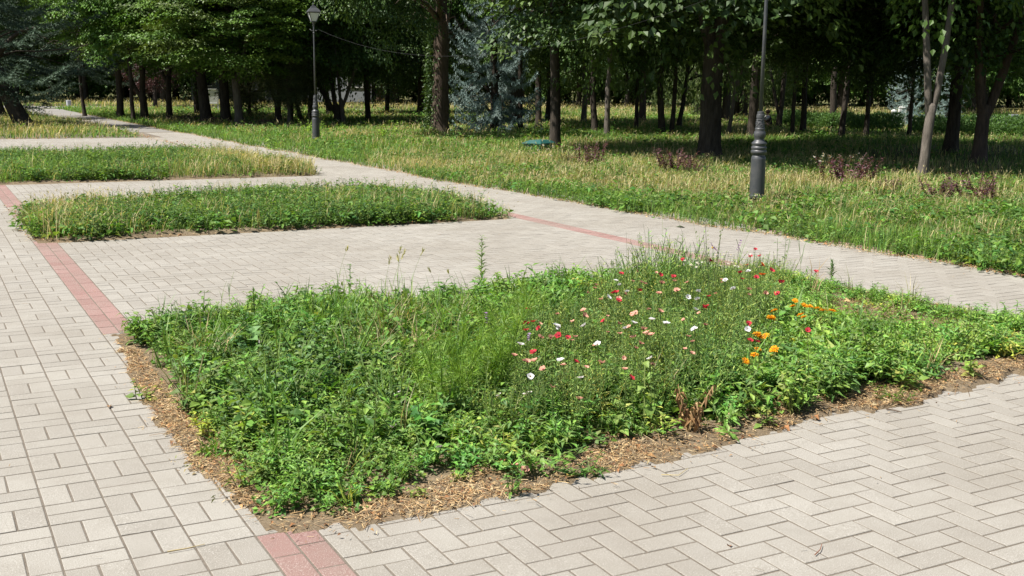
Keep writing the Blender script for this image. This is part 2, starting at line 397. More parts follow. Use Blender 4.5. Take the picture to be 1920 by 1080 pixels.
GREENS = np.array([(.15, .275, .045), (.115, .235, .04), (.195, .31, .06), (.08, .175, .042), (.165, .26, .08), (.135, .29, .048)])
STRAW = np.array([(.50, .42, .22), (.40, .34, .17), (.58, .50, .29), (.33, .31, .13)])
def pick(pal, n, r=rng, var=.18): return pal[r.integers(0, len(pal), n)] * (1 + r.normal(0, var, (n, 1))).clip(.5, 1.6)

def clump_grass(seed, n=16, h=.2, w=.0045, spread=.035, bend=.7, pal=GREENS):
    r = np.random.default_rng(seed); g = Geo(); a = r.uniform(0, 6.28, n); q = spread * np.sqrt(r.uniform(0, 1, n))
    blades(g, np.stack([np.cos(a) * q, np.sin(a) * q, 0 * a], -1), h * r.uniform(.5, 1.15, n), w * r.uniform(.7, 1.4, n), a + r.normal(0, .7, n), bend * r.uniform(.3, 1.3, n), pick(pal, n, r))
    return g.arrays()
def clump_stems(seed, ns=5, h=.22, spread=.06, nl=9, L=.05, T=LEAF_OV, splay=.5, up=.2, pal=GREENS, stem_w=.003, stemcol=(.12, .18, .05), start=.15):
    """upright stems that carry leaves all the way up"""
    r = np.random.default_rng(seed); g = Geo()
    for s in range(ns):
        a = r.uniform(0, 6.28); b = np.array([np.cos(a), np.sin(a), 0]) * spread * r.uniform(0, 1)
        hh = h * r.uniform(.6, 1.15); top = b + np.array([np.cos(a), np.sin(a), 0]) * splay * hh * r.uniform(.1, 1) + np.array([0, 0, hh])
        mid = (b + top) / 2 + np.array([0, 0, .07 * hh])
        t = np.linspace(0, 1, 5)[:, None]; P = (1 - t) ** 2 * b + 2 * t * (1 - t) * mid + t * t * top
        tube(g, P, np.linspace(stem_w, stem_w * .4, 5), 3, stemcol, cap=False)
        tt = np.linspace(start, 1, nl) + r.normal(0, .02, nl); tt = tt.clip(0, 1)[:, None]
        Q = (1 - tt) ** 2 * b + 2 * tt * (1 - tt) * mid + tt * tt * top
        az = a + np.arange(nl) * 2.4 + r.normal(0, .3, nl); el = up + r.normal(0, .3, nl)
        dr = np.stack([np.cos(az) * np.cos(el), np.sin(az) * np.cos(el), np.sin(el)], -1)
        nn = np.array([0, 0, 1.0]) + r.normal(0, .3, (nl, 3))
        place(g, T, Q, basis(dr, nn), L * r.uniform(.6, 1.25, nl) * (1.15 - .55 * tt[:, 0]), pick(pal, nl, r))
    return g.arrays()
def clump_low(seed, n=26, rad=.09, h=.06, L=.032, T=LEAF_OV, pal=GREENS):
    r = np.random.default_rng(seed); g = Geo(); a = r.uniform(0, 6.28, n); q = rad * np.sqrt(r.uniform(0, 1, n))
    P = np.stack([np.cos(a) * q, np.sin(a) * q, h * r.uniform(.15, 1, n) * (1 - .4 * (q / rad) ** 2)], -1)
    az = a + r.normal(0, .9, n); el = r.normal(.1, .35, n); dr = np.stack([np.cos(az) * np.cos(el), np.sin(az) * np.cos(el), np.sin(el)], -1)
    place(g, T, P, basis(dr, np.array([0, 0, 1.0]) + r.normal(0, .35, (n, 3))), L * r.uniform(.6, 1.4, n), pick(pal, n, r))
    return g.arrays()
def clump_rosette(seed, n=14, L=.12, w=.24, pal=GREENS, el0=.6):
    r = np.random.default_rng(seed); g = Geo(); T = leafT(.35, .35, w, .62)
    az = np.arange(n) * 2.4 + r.normal(0, .2, n); el = np.linspace(.15, el0 + .5, n) + r.normal(0, .1, n)
    dr = np.stack([np.cos(az) * np.cos(el), np.sin(az) * np.cos(el), np.sin(el)], -1); nn = np.stack([-np.cos(az) * np.sin(el), -np.sin(az) * np.sin(el), np.cos(el)], -1)
    place(g, T, np.zeros((n, 3)) + np.array([0, 0, .01]) + r.normal(0, .008, (n, 3)) * [1, 1, .3], basis(dr, nn), L * r.uniform(.65, 1.15, n), pick(pal, n, r))
    return g.arrays()
FEATHER = np.array([(.19, .33, .04), (.15, .28, .04), (.24, .37, .06)])
def clump_feather(seed, ns=9, h=.3, pal=FEATHER, rad=.08):
    r = np.random.default_rng(seed); g = Geo()
    for s in range(ns):
        a = r.uniform(0, 6.28); b = np.array([np.cos(a), np.sin(a), 0]) * rad * r.uniform(0, 1); hh = h * r.uniform(.5, 1.1)
        top = b + np.array([np.cos(a), np.sin(a), 0]) * .35 * hh + np.array([0, 0, hh]); t = np.linspace(0, 1, 4)[:, None]
        tube(g, b + (top - b) * t, np.linspace(.003, .001, 4), 3, (.14, .24, .04), cap=False)
        n = 230; tt = r.uniform(.2, 1, n)[:, None]; P = b + (top - b) * tt; dr = norm(np.array([0, 0, .75]) + r.normal(0, .7, (n, 3)))
        P = P + dr * r.uniform(0, .035, (n, 1)); place(g, NEEDLE, P, basis(dr, rdir(r, n)), np.stack([r.uniform(.02, .05, n), np.full(n, .016), np.full(n, .016)], -1), pick(pal, n, r))
    return g.arrays()
def ground_z(x, y): return .004 + (.012 + .04 * fbm(x, y, 77, .8)) * np.clip((y - .12) / .4, 0, 1) * np.clip((x - .66) / .4, 0, 1)

def scatter(g, Ts, pts, r, smin=.8, smax=1.25, tilt=.25, tint=.15, mi=0, warm=None, smul=None):
    """spread a family of plant templates over points"""
    k = r.integers(0, len(Ts), len(pts))
    for i, T in enumerate(Ts):
        p = pts[k == i]; n = len(p)
        if n == 0: continue
        c = np.ones((n, 3)) * (1 + r.normal(0, tint, (n, 1))).clip(.55, 1.5); c[:, 0] *= 1 + r.normal(0, .1, n)
        if warm is not None: c = c * warm[k == i]
        place(g, T, p, tiltz(r.uniform(0, 6.28, n), np.abs(r.normal(0, tilt, n)), r.uniform(0, 6.28, n)), r.uniform(smin, smax, n) * (1 if smul is None else smul[k == i]), c.clip(0, None), mi)

def points_in(poly, density, r, z=None):
    P = np.array(poly); x0, y0 = P.min(0); x1, y1 = P.max(0); n = r.poisson((x1 - x0) * (y1 - y0) * density)
    x, y = r.uniform(x0, x1, n), r.uniform(y0, y1, n); k = inpoly(x, y, poly)
    x, y = x[k], y[k]; return np.stack([x, y, ground_z(x, y) if z is None else 0 * x + z], -1)

# ------------------------------------------------------------------ flower bed in front
def soil_sheet(poly, name, res=.12):
    P = np.array(poly); x0, y0 = P.min(0) - .05; x1, y1 = P.max(0) + .05
    xs = np.arange(x0, x1, res); ys = np.arange(y0, y1, res); X, Y = np.meshgrid(xs, ys, indexing='ij')
    ins = inpoly(X.ravel(), Y.ravel(), poly).reshape(X.shape); Z = np.where(ins, ground_z(X, Y), -.005)
    V = np.stack([X, Y, Z], -1).reshape(-1, 3); ny = len(ys); i = (np.arange(len(xs) - 1)[:, None] * ny + np.arange(ny - 1)[None]).ravel()
    q = np.stack([i, i + ny, i + ny + 1, i + 1], -1); g = Geo(); g.add(V, np.concatenate([q[:, [0, 1, 2]], q[:, [0, 2, 3]]]))
    return tag(link(name, g.mesh(name, M_SOIL, True)), kind='structure')

FRONT_LITTER = [(500, 1002), (600, 994), (700, 985), (840, 962), (1000, 922), (1170, 880), (1300, 852), (1440, 816), (1560, 776), (1700, 762), (1800, 727), (1935, 702)]
LEFT_LITTER = [(497, 995), (450, 950), (405, 905), (345, 862), (300, 800), (262, 740), (232, 680), (214, 625)]
def ragged(P, amp, seed, m=9):
    q = np.random.default_rng(seed); out = []
    for (x0, y0), (x1, y1) in zip(P, P[1:]):
        for k in range(m):
            t = k / m; w = 0 if (k == 0 and not out) else 1; out.append((x0 + (x1 - x0) * t + w * q.normal(0, amp), y0 + (y1 - y0) * t + w * q.normal(0, amp * .8)))
    return out + [P[-1]]
FRONT_LITTER, LEFT_LITTER = ragged(FRONT_LITTER, 6, 1), ragged(LEFT_LITTER, 5, 2)
bed_outline = img_poly(FRONT_LITTER) + [(5.95, .75), (5.74, 2.2), (5.72, 3.35), (4.6, 3.42), (3.0, 3.3), (1.9, 3.46), (.9, 3.42), (.62, 3.3)] + img_poly(LEFT_LITTER[::-1])
soil_sheet(bed_outline, "soil", .035)
GREEN_FRONT = [(520, 965), (620, 965), (760, 925), (850, 895), (1000, 868), (1200, 828), (1400, 790), (1600, 738), (1760, 712), (1935, 676)]
GREEN_LEFT = [(505, 950), (460, 880), (420, 830), (360, 780), (312, 730), (270, 670), (228, 625)]
bed_green = img_poly(GREEN_FRONT) + [(5.75, .9), (5.66, 2.2), (5.6, 3.2), (4.6, 3.3), (3.0, 3.2), (1.9, 3.36), (.95, 3.35), (.66, 3.25)] + img_poly(GREEN_LEFT[::-1])
FLAX = img_poly([(985, 800), (1180, 775), (1330, 690), (1440, 590), (1480, 500), (1380, 470), (1260, 490), (1130, 540), (960, 600), (880, 720)], .22)
CALEN = img_poly([(1380, 740), (1590, 690), (1640, 580), (1480, 555), (1400, 640)], .1)
DRY = img_poly([(1525, 535), (1640, 558), (1780, 585), (1940, 632), (1940, 655), (1820, 640), (1690, 632), (1560, 600)], .03)
LEFTDARK = img_poly([(300, 640), (450, 600), (640, 640), (760, 760), (560, 800), (330, 740)], .1)

r = np.random.default_rng(5)
T_GRASS = [clump_grass(100 + i, 18, .14, .0065, .05, .95) for i in range(4)]
T_TALLG = [clump_grass(110 + i, 12, .26, .006, .04, .6, GREENS * .85) for i in range(3)]
T_BROAD = [clump_stems(120 + i, 6, .12, .07, 9, .055, LEAF_OV, .8, .15) for i in range(4)]
T_LANCE = [clump_stems(130 + i, 6, .13, .07, 12, .06, LEAF_LAN, .9, .35) for i in range(4)]
T_LOW = [clump_low(140 + i, 34, .11, .09, .036) for i in range(4)]
T_LOWR = [clump_low(150 + i, 34, .1, .06, .028, LEAF_RND, GREENS) for i in range(3)]
DARKG = np.array([(.075, .15, .045), (.095, .18, .045), (.065, .135, .05), (.11, .19, .055)])
T_DARK = [clump_stems(160 + i, 6, .16, .08, 11, .05, LEAF_OV, .6, .1, DARKG) for i in range(3)]
FLAXG = np.array([(.18, .285, .07), (.23, .32, .075), (.14, .235, .065), (.27, .34, .085)])
T_FLAX = [clump_stems(170 + i, 7, .27, .06, 20, .032, LEAF_NAR, .45, .7, FLAXG, .0022, (.10, .17, .05), .1) for i in range(4)]
CALG = np.array([(.20, .33, .06), (.25, .37, .09), (.16, .29, .05)])
T_CALEN = [clump_rosette(180 + i, 16, .12, .26, CALG) for i in range(3)]
T_FEATH = [clump_feather(190 + i) for i in range(2)]
DRYPAL = np.array([(.22, .15, .075), (.16, .14, .05), (.25, .18, .10), (.12, .15, .045), (.30, .22, .12)])
T_DRY = [clump_low(200 + i, 40, .1, .05, .022, LEAF_LAN, DRYPAL) for i in range(3)]
STRAWG = [clump_grass(210 + i, 12, .24, .0045, .04, .7, STRAW * .8) for i in range(2)]

bed = Geo()
P = points_in(bed_outline, 340, r); x, y = P[:, 0], P[:, 1]
rim = fbm(x, y, 53, .3); ing = inpoly(x, y, bed_green); deep = inpoly(x - .1, y - .1, bed_green)
gap_ = at(938, 800)[:2]; hole = (x - gap_[0]) ** 2 + (y - gap_[1]) ** 2 < .10 ** 2
keep = ~hole & (ing & (deep | (rim > .42))) | (~hole & ~ing & (rim > .66) & (r.uniform(0, 1, len(P)) < .4)); P, x, y = P[keep], x[keep], y[keep]
inF, inC, inD, inL = inpoly(x, y, FLAX), inpoly(x, y, CALEN), inpoly(x, y, DRY), inpoly(x, y, LEFTDARK)
n1, n2, n3 = fbm(x, y, 41, .7), fbm(x, y, 43, .45), fbm(x, y, 47, .6); u = r.uniform(0, 1, len(P))
edge = np.minimum.reduce([np.abs(y - 3.3), np.abs(x - 5.6), np.abs(x - .7) + .05, np.abs(y - .25) + .03]) < .22
fam = np.full(len(P), 'low   ', dtype='<U6')
fam[(n1 > .5)] = 'broad'; fam[(n2 > .52)] = 'grass'; fam[(n3 > .52)] = 'lance'; fam[(n3 < .36)] = 'lowr'
fam[u < .22] = 'low'; fam[(u > .22) & (u < .34)] = 'grass'; fam[(u > .34) & (u < .40)] = 'lance'
fam[inL & (u > .68)] = 'dark'; fam[inL & (u > .86)] = 'tallg'
fam[(x > 4.1) & ~inD & (u > .55)] = 'lance'; fam[(x < 2.4) & (y > 2.2) & (u > .75)] = 'tallg'
fam[inF & (u > .3 + .5 * n2)] = 'flax'; fam[inC & (u > .62)] = 'calen'; fam[inD & (u > .12)] = 'dry'
fam[edge & (u > .75)] = 'lowr'; fam[edge & (u > .35) & (u < .75)] = 'lance'; fam[edge & (u < .25)] = 'dry'
for k, T, s0, s1, tl in (('low', T_LOW, .8, 1.3, .2), ('lowr', T_LOWR, .75, 1.2, .2), ('broad', T_BROAD, .65, 1.2, .3), ('grass', T_GRASS, .7, 1.2, .3), ('lance', T_LANCE, .65, 1.2, .35),
                         ('dark', T_DARK, .8, 1.3, .25), ('tallg', T_TALLG, .7, 1.15, .3), ('flax', T_FLAX, .75, 1.15, .18), ('calen', T_CALEN, .75, 1.2, .25), ('dry', T_DRY, .7, 1.3, .2)):
    m = np.char.strip(fam) == k
    low = np.clip(.75 + .7 * n2[m], .7, 1.3); sick = (r.uniform(0, 1, (m.sum(), 1)) < .03) * np.array([.8, .25, .2])
    sc_ = 1 + (.27 * np.clip((P[m][:, 0] + .5 * P[m][:, 1] - 3.2) / 1.4, 0, 1) if k == 'flax' else 0) * np.ones(m.sum())
    px_, py_ = P[m][:, 0], P[m][:, 1]; sc_ = sc_ * (.62 + .75 * fbm(px_, py_, 87, .5)) * (1 - .38 * np.clip((px_ - 4.2) / .5, 0, 1) * np.clip((py_ - .7) / .5, 0, 1)) * (1 - .18 * np.clip((2.0 - px_) / .6, 0, 1))
    scatter(bed, T, P[m], r, s0, s1, tl, .16, warm=np.stack([low, low * .5 + .5, low], -1) * (1 + sick) * (1.15 + .2 * np.clip((P[m][:, :1] - 3.6) / .6, 0, 1)), smul=sc_)
# upper tier: weeds that stand above the rest of the mat, lower near the rim
P2 = points_in(bed_green, 34, r); k = (np.minimum(P2[:, 1] - .3, 3.4 - P2[:, 1]) > .2) & ~inpoly(P2[:, 0], P2[:, 1], DRY)
k &= P2[:, 0] < 4.7; P2 = P2[k]; h = len(P2) // 3
scatter(bed, T_TALLG, P2[:h], r, .7, 1.2, .35); scatter(bed, T_LANCE, P2[h:2 * h], r, 1.1, 1.6, .3); scatter(bed, T_BROAD, P2[2 * h:], r, 1.1, 1.6, .3)
PS = np.concatenate([points_in(img_poly([(640, 690), (860, 660), (900, 590), (700, 580)], .1), 55, r), points_in(img_poly([(340, 690), (420, 690), (420, 640), (340, 640)], .1), 40, r), points_in(img_poly([(640, 640), (800, 620), (800, 570), (640, 570)], .1), 14, r), points_in(bed_green, 2.5, r)])
scatter(bed, STRAWG, PS, r, .7, 1.15, .4)
tag(link("bed_weeds", bed.mesh("bed_weeds", M_WEED)), "mat of green weeds, grass and fine flower foliage filling the front bed", "weeds", kind='stuff')

# ------------------------------------------------------------------ dry litter along the edges
def litter(g, pts, r, big=1.0, pale=1.0):
    n = len(pts); k = r.uniform(0, 1, n) < .78
    a = r.uniform(0, 6.28, n); el = r.normal(0, .16, n); d = np.stack([np.cos(a) * np.cos(el), np.sin(a) * np.cos(el), np.sin(el)], -1)
    nn = np.array([0, 0, 1.0]) + r.normal(0, .35, (n, 3)); R = basis(d, nn)
    st = (np.array([[0, .5, 0], [0, -.5, 0], [.5, -.5, .03], [.5, .5, .03], [1, .4, 0], [1, -.4, 0]], float), np.array([(0, 1, 2), (0, 2, 3), (3, 2, 5), (3, 5, 4)]))
    p = pts.copy(); p[:, 2] += r.uniform(.001, .016, n) + .01 * np.abs(el)
    c1 = pick(np.array([(.42, .30, .15), (.34, .22, .11), (.50, .38, .22), (.24, .15, .08)]), n, r); c2 = pick(np.array([(.26, .13, .06), (.34, .20, .09), (.19, .10, .055), (.40, .27, .14), (.30, .24, .14)]), n, r)
    L = r.gamma(1.6, .013, n) * big + .006
    place(g, st, p[k], R[k], np.stack([L, .0018 + .0012 * r.uniform(0, 1, n), L * .3], -1)[k], c1[k] * pale)
    T = leafT(.5, .4, .6); k = ~k
    place(g, T, p[k], R[k], r.gamma(2, .0055, k.sum()) * big + .003, np.minimum(c2[k] * pale ** 2, .6))
lit = Geo(); r = np.random.default_rng(8)
ring = points_in(bed_outline, 15000, r); gin = inpoly(ring[:, 0], ring[:, 1], bed_green)
fr = fbm(ring[:, 0], ring[:, 1], 61, .22)
keep = (~gin & (r.uniform(0, 1, len(ring)) < np.clip((fr - .3) * 4.5, .22, 1))) | (gin & (r.uniform(0, 1, len(ring)) < .05))
far_side = (ring[:, 1] > 2.9) | (ring[:, 0] > 5.3); keep &= ~(far_side & (r.uniform(0, 1, len(ring)) < .6))
litter(lit, ring[keep] - [0, 0, .002], r, .8, 1.12)
# crumbs blown a little way out on to the pavers
out = img_poly([(x_, y_ + 26) for x_, y_ in FRONT_LITTER]) + img_poly(FRONT_LITTER[::-1]); o_ = points_in(out, 240, r, .002); litter(lit, o_, r, .8)
out = img_poly([(x_ - 34, y_ + 10) for x_, y_ in LEFT_LITTER]) + img_poly(LEFT_LITTER[::-1]); o_ = points_in(out, 170, r, .002); litter(lit, o_, r, .8)
o_ = points_in([(-5, -1), (7.6, -1), (7.6, 8), (-5, 8)], 2.6, r, .001); litter(lit, o_[~inpoly(o_[:, 0], o_[:, 1], bed_outline)], r, .7)
# edges of the other beds and of the long walk
for (x0, x1, y0) in ((.7, 5.6, 7.68), (.8, 5.5, 14.35)):
    n = 1500; q = np.stack([r.uniform(x0, x1, n), y0 + r.normal(0, .05, n), np.full(n, .004)], -1); litter(lit, q, r, 1.4)
n = 900; litter(lit, np.stack([.66 + r.normal(0, .05, n), r.uniform(7.7, 11, n), np.full(n, .004)], -1), r, 1.4)
n = 16000; a_ = 1 + 52 * r.uniform(0, 1, n) ** 1.6; litter(lit, np.stack([edge_b(a_) + r.normal(.03, .06, n), a_, np.full(n, .004)], -1), r, 1.25, 1.25)
n = 2500; a_ = r.uniform(18, 46, n); litter(lit, np.stack([5.3 + r.normal(0, .12, n), a_, np.full(n, .004)], -1), r, 2.6, 1.3)
n = 1200; litter(lit, np.stack([r.uniform(-8, 4.2, n), 28.0 + r.normal(0, .15, n), np.full(n, .004)], -1), r, 2.6, 1.3)
_d = r.uniform(18.3, 31, 9000); _u = r.uniform(.28, .6, 9000) * _d; q = CAM[None] + RIGHT0[None] * _u[:, None] + FWD0[None] * _d[:, None]; q[:, 2] = -.028
litter(lit, q, r, 3.2, .95)
tag(link("dry_litter", lit.mesh("dry_litter", M_LITTER)), "brown straw, stalk and dead leaf litter along bed and path edges", "litter", kind='stuff')

# ------------------------------------------------------------------ beds behind and the meadow
def weedy(name, label, poly, dens, hgt, wid, straw, seed, leafy=0.0, minus=None, cat="grass", low=1.0):
    r = np.random.default_rng(seed); g = Geo(); P = points_in(poly, dens, r, 0.0)
    if minus is not None: P = P[~minus(P[:, 0], P[:, 1])]
    x, y = P[:, 0], P[:, 1]; n = len(P); f = fbm(x, y, seed, 1.6); f2 = fbm(x, y, seed + 3, .7)
    s = straw(x, y) if callable(straw) else np.full(n, straw); dry = r.uniform(0, 1, n) < np.clip(s + (f - .5) * 1.1, .02, .97)
    P[:, 2] = -.01
    c = np.where(dry[:, None], pick(STRAW, n, r), pick(GREENS * np.array([1.05, .98, 1.1]), n, r)) * (.8 + .45 * f2[:, None])
    h = hgt * r.uniform(.45, 1.25, n) * (.35 + 1.4 * f2) * np.where(dry, 1.12, .9)
    tip, dr = blades(g, P, h, wid * r.uniform(.7, 1.4, n), r.uniform(0, 6.28, n), np.abs(r.normal(.62, .35, n)), c, 0)
    k = dry & (r.uniform(0, 1, n) < .3); m = k.sum()
    heads(g, tip[k], dr[k], r.uniform(.035, .07, m) * max(1, wid / .009), r.uniform(.006, .010, m) * max(1, wid / .0075), pick(STRAW * 1.1, m, r))
    if leafy:
        Q = points_in(poly, leafy * 1.7, r, 0.0)
        if minus is not None: Q = Q[~minus(Q[:, 0], Q[:, 1])]
        ss = straw(Q[:, 0], Q[:, 1]) if callable(straw) else np.full(len(Q), straw)
        k = (r.uniform(0, 1, len(Q)) > np.clip(ss + (fbm(Q[:, 0], Q[:, 1], seed, 1.6) - .5) * 1.1, 0, .9)) & (r.uniform(0, 1, len(Q)) < np.clip((fbm(Q[:, 0], Q[:, 1], seed + 50, 1.3) - .36) * 4, .1, 1)); Q = Q[k]
        h_ = len(Q) // 3; mu = hgt / .22
        scatter(g, [clump_low(300 + i, 16, .13, .16, .06, LEAF_OV, GREENS) for i in range(3)], Q[:h_], r, .8 * low, 1.4 * low, .2)
        scatter(g, [clump_stems(310 + i, 5, .2, .08, 7, .065, LEAF_OV, .6, .2, GREENS) for i in range(3)], Q[h_:2 * h_], r, .7 * mu, 1.25 * mu, .25)
        scatter(g, [clump_stems(320 + i, 5, .22, .08, 8, .07, LEAF_LAN, .6, .3, DARKG * 1.15) for i in range(3)], Q[2 * h_:], r, .7 * mu, 1.25 * mu, .25)
    return tag(link(name, g.mesh(name, M_GRASS)), label, cat, kind='stuff')
bed2 = [(.72, 7.72), (5.65, 7.62), (5.62, 8.2), (5.5, 9.6), (5.2, 10.9), (1.2, 10.9), (.75, 10.2), (.62, 9.0)]
bed3 = [(.75, 14.35), (5.5, 14.15), (5.6, 15), (5.45, 18), (5.2, 19.7), (.7, 19.7)]
soil_sheet(bed2, "soil", .2); soil_sheet(bed3, "soil", .25)
weedy("bed_grass", "knee-high weeds and pale seeding grass filling the second bed", bed2, 1100, .2, .006, lambda x, y: .12 + .55 * np.exp(-((x - .9) / .6) ** 2) + .25 * (y > 10.3), 21, 210)
weedy("bed_grass", "rough green grass and weeds filling the third bed, beyond the second", bed3, 700, .24, .008, lambda x, y: .12 + .5 * (x > 4.6), 22, 130)
cam2 = CAM[:2]
def sect(d0, d1, l0, l1):
    return [tuple((cam2 + FWD0[:2] * d + RIGHT0[:2] * d * s)) for d, s in ((d0, l0), (d0, l1), (d1, l1), (d1, l0))]
def on_paving(x, y):
    d = (x - CAM[0]) * FWD0[0] + (y - CAM[1]) * FWD0[1]; u = (x - CAM[0]) * RIGHT0[0] + (y - CAM[1]) * RIGHT0[1]
    return inpoly(x, y, APRON) | ((d > 57.6 + (u + 70) * .1026) & (u < 8.5)) | ((d > 65) & (u >= 8.5))
def not_meadow(x, y): return (x < edge_b(y)) | on_paving(x, y)
def straw_fn(x, y):
    d = x - edge_b(y); base = .58 - .42 * np.exp(-(d / 1.1) ** 2) + .5 * (fbm(x, y, 91, 3.2) - .5)
    dist = (x - CAM[0]) * FWD0[0] + (y - CAM[1]) * FWD0[1]; lat = (x - CAM[0]) * RIGHT0[0] + (y - CAM[1]) * RIGHT0[1]
    return base - .42 * np.clip((dist - 21) / 4, 0, 1) - .3 * np.clip((14.5 - dist) / 3, 0, 1) - .12 * np.clip((lat / np.maximum(dist, 1) - .3) * 8, 0, 1)
def bare(x, y):
    dist = (x - CAM[0]) * FWD0[0] + (y - CAM[1]) * FWD0[1]; lat = (x - CAM[0]) * RIGHT0[0] + (y - CAM[1]) * RIGHT0[1]
    return (lat / dist + .12 * (fbm(x, y, 71, 2.5) - .5) > .31) & (dist > 18.2 + .8 * noise2(x, y, 73, 1.2)) & (dist < 31)
def not_meadow_or_bare(x, y): return not_meadow(x, y) | (bare(x, y) & (np.random.default_rng(4).uniform(0, 1, len(x)) < .82))
weedy("meadow_grass", "tall green and straw-coloured grass along the far side of the walk", sect(6, 15, -.1, .62), 800, .15, .006, straw_fn, 31, 120, not_meadow)
weedy("meadow_grass", "seeding meadow grass between the walk and the first trees", sect(15, 24, -.3, .58), 520, .16, .009, straw_fn, 32, 34, not_meadow_or_bare)
weedy("meadow_grass", "sunlit grass strip around the farther street lamp", sect(24, 36, -.5, .58), 260, .17, .013, straw_fn, 33, 9, not_meadow_or_bare, low=1.3)
weedy("woodland_grass", "shaded thin grass growing under the park trees", sect(36, 66, -.62, .62), 85, .18, .022, straw_fn, 34, 3, not_meadow, low=1.6)
def not_lawn(x, y): return (x > 5.15 + .3 * (noise2(y, 0 * y, 9, 1.5) - .5)) | (y < 28.0) | on_paving(x, y)
weedy("lawn_grass", "rough pale lawn left of the walk below the leaning spruce", [(-34, 28), (5.3, 28), (5.3, 56), (-34, 56)], 105, .2, .016, .42, 35, 5, not_lawn, low=1.3)
weedy("lawn_grass", "rough lawn left of the broad paved walk", [(-26, 4), (-6.1, 4), (-6.1, 28.1), (-26, 28.1)], 90, .2, .014, .4, 37, 8)
weedy("verge_grass", "pale dry verge behind the crossing road", sect(66.6, 80, -.62, .62), 34, .25, .03, .5, 36, 0)

# ------------------------------------------------------------------ trees
def crown_geo(seed, R=3.2, H=6.0, ns=430, nl=56, L=.13, pal=GREENS, drop=.0, T=None, sr=(.45, .95), low=1.0, tight=1.0):
    """leaf sprays layered through an ellipsoid; z = 0 is the lowest leaf"""
    r = np.random.default_rng(seed); g = Geo(); T = T or quadleaf(.8, .35)
    lumps = norm(r.normal(size=(16, 3))); amp = r.uniform(-.28, .22, 16)
    for s in range(ns):
        d = norm(r.normal(size=3)); q = r.uniform(.25, 1) ** .45
        k = 1 + (amp * np.exp((lumps @ d - 1) * 6)).sum()
        c = np.array([d[0] * R * q * k, d[1] * R * q * k, H * .47 + d[2] * H * .5 * q * k * (low if d[2] < 0 else 1)])
        out = norm(np.array([d[0], d[1], .15 * d[2]])); rad = r.uniform(*sr)
        nrm = norm(np.array([0, 0, 1.0]) + out * .45 + r.normal(0, .22, 3)); B = basis((out + 1e-3)[None], nrm[None])[0]
        n = int(nl * r.uniform(.6, 1.3)); a = r.uniform(0, 6.28, n); rr = np.sqrt(r.uniform(0, 1, n)) * rad
        loc = np.stack([rr * np.cos(a), rr * np.sin(a) * .8, r.normal(0, .07 * tight, n) - .22 * rr ** 2 / rad - drop * r.uniform(0, 1, n)], -1)
        P = c + loc @ B.T
        dr = norm((np.stack([np.cos(a), np.sin(a), 0 * a - .35], -1) + r.normal(0, .45, (n, 3))) @ B.T); nn = nrm + r.normal(0, .42 * tight, (n, 3))
        tone = pal[r.integers(0, len(pal))] * (1 + r.normal(0, .12))
        place(g, T, P, basis(dr, nn), L * r.uniform(.65, 1.3, n), tone * (1 + r.normal(0, .14, (n, 1))).clip(.5, 1.6))
    return g
def willow_geo(seed, R=3.2, H=6.0):
    r = np.random.default_rng(seed); g = Geo(); T = leafT(.2, .2, .2)
    for s in range(380):
        a = r.uniform(0, 6.28); q = R * math.sqrt(r.uniform(.08, 1)); z1 = H * (1 - .45 * (q / R) ** 2) * r.uniform(.8, 1); ln = r.uniform(1.5, 4.2)
        n = 46; t = np.linspace(0, 1, n); P = np.stack([np.cos(a) * (q + .25 * t), np.sin(a) * (q + .25 * t), np.maximum(z1 - ln * t, .05)], -1) + r.normal(0, .05, (n, 3))
        dr = norm(np.array([0, 0, -.8]) + r.normal(0, .4, (n, 3))); place(g, T, P, basis(dr, rdir(r, n)), r.uniform(.12, .22, n), pick(np.array([(.11, .16, .04), (.09, .14, .04)]), n, r))
    return g
def spruce_geo(seed, R=3.0, H=9.0, pal=None, nw=26, bare=0.0, sag=.28, dens=1.0, nbr=(7, 11)):
    r = np.random.default_rng(seed); g = Geo()
    for w in range(nw):
        z = H * (w + r.uniform(-.3, .3)) / nw; Lb = R * (1 - z / H) ** .75 + .12; nb = r.integers(*nbr)
        for b in range(nb):
            a = 6.28 * b / nb + r.uniform(-.35, .35) + w; L_ = Lb * r.uniform(.7, 1.1); d = np.array([np.cos(a), np.sin(a), 0]); sd = np.array([-d[1], d[0], 0]); sg = sag * r.uniform(.6, 1.5)
            def pt(t): return d * L_ * t + np.array([0, 0, z]) + np.array([0, 0, 1.0]) * (-sg * L_ * np.sin(t * 2.2) * .8 + .12 * L_ * t ** 3)
            tone = pal[r.integers(0, len(pal))] * (1 + r.normal(0, .12)); m = int(7 + 9 * L_ / R * 1.4)
            tw = np.linspace(.18 + bare, 1, m)
            for t in tw:
                for sgn in (-1, 1):
                    l2 = (.10 + .34 * L_ * (1 - t * .75)) * r.uniform(.6, 1.1) * .55; q0 = pt(t); dv = norm(d * .75 + sgn * sd * .75 + np.array([0, 0, -.22 + r.normal(0, .15)]))
                    n = int((12 + 26 * l2) * dens); u_ = r.uniform(0, 1, n)[:, None]; P = q0 + dv * u_ * l2 + np.array([0, 0, -.25]) * (u_ * l2) ** 2
                    dr = norm(dv * .8 + r.normal(0, .62, (n, 3)) + np.array([0, 0, .12])); place(g, NEEDLE, P, basis(dr, rdir(r, n)), np.stack([r.uniform(.07, .13, n), np.full(n, .19), np.full(n, .19)], -1), tone * (1 + r.normal(0, .16, (n, 1))).clip(.5, 1.7))
    return g
LIND = np.array([(.062, .118, .026), (.05, .10, .022), (.082, .14, .03), (.048, .095, .03)])
MAPL = np.array([(.095, .195, .03), (.08, .17, .028), (.12, .225, .036), (.11, .175, .034)])
BLUE = np.array([(.24, .325, .305), (.29, .37, .345), (.19, .27, .25)])
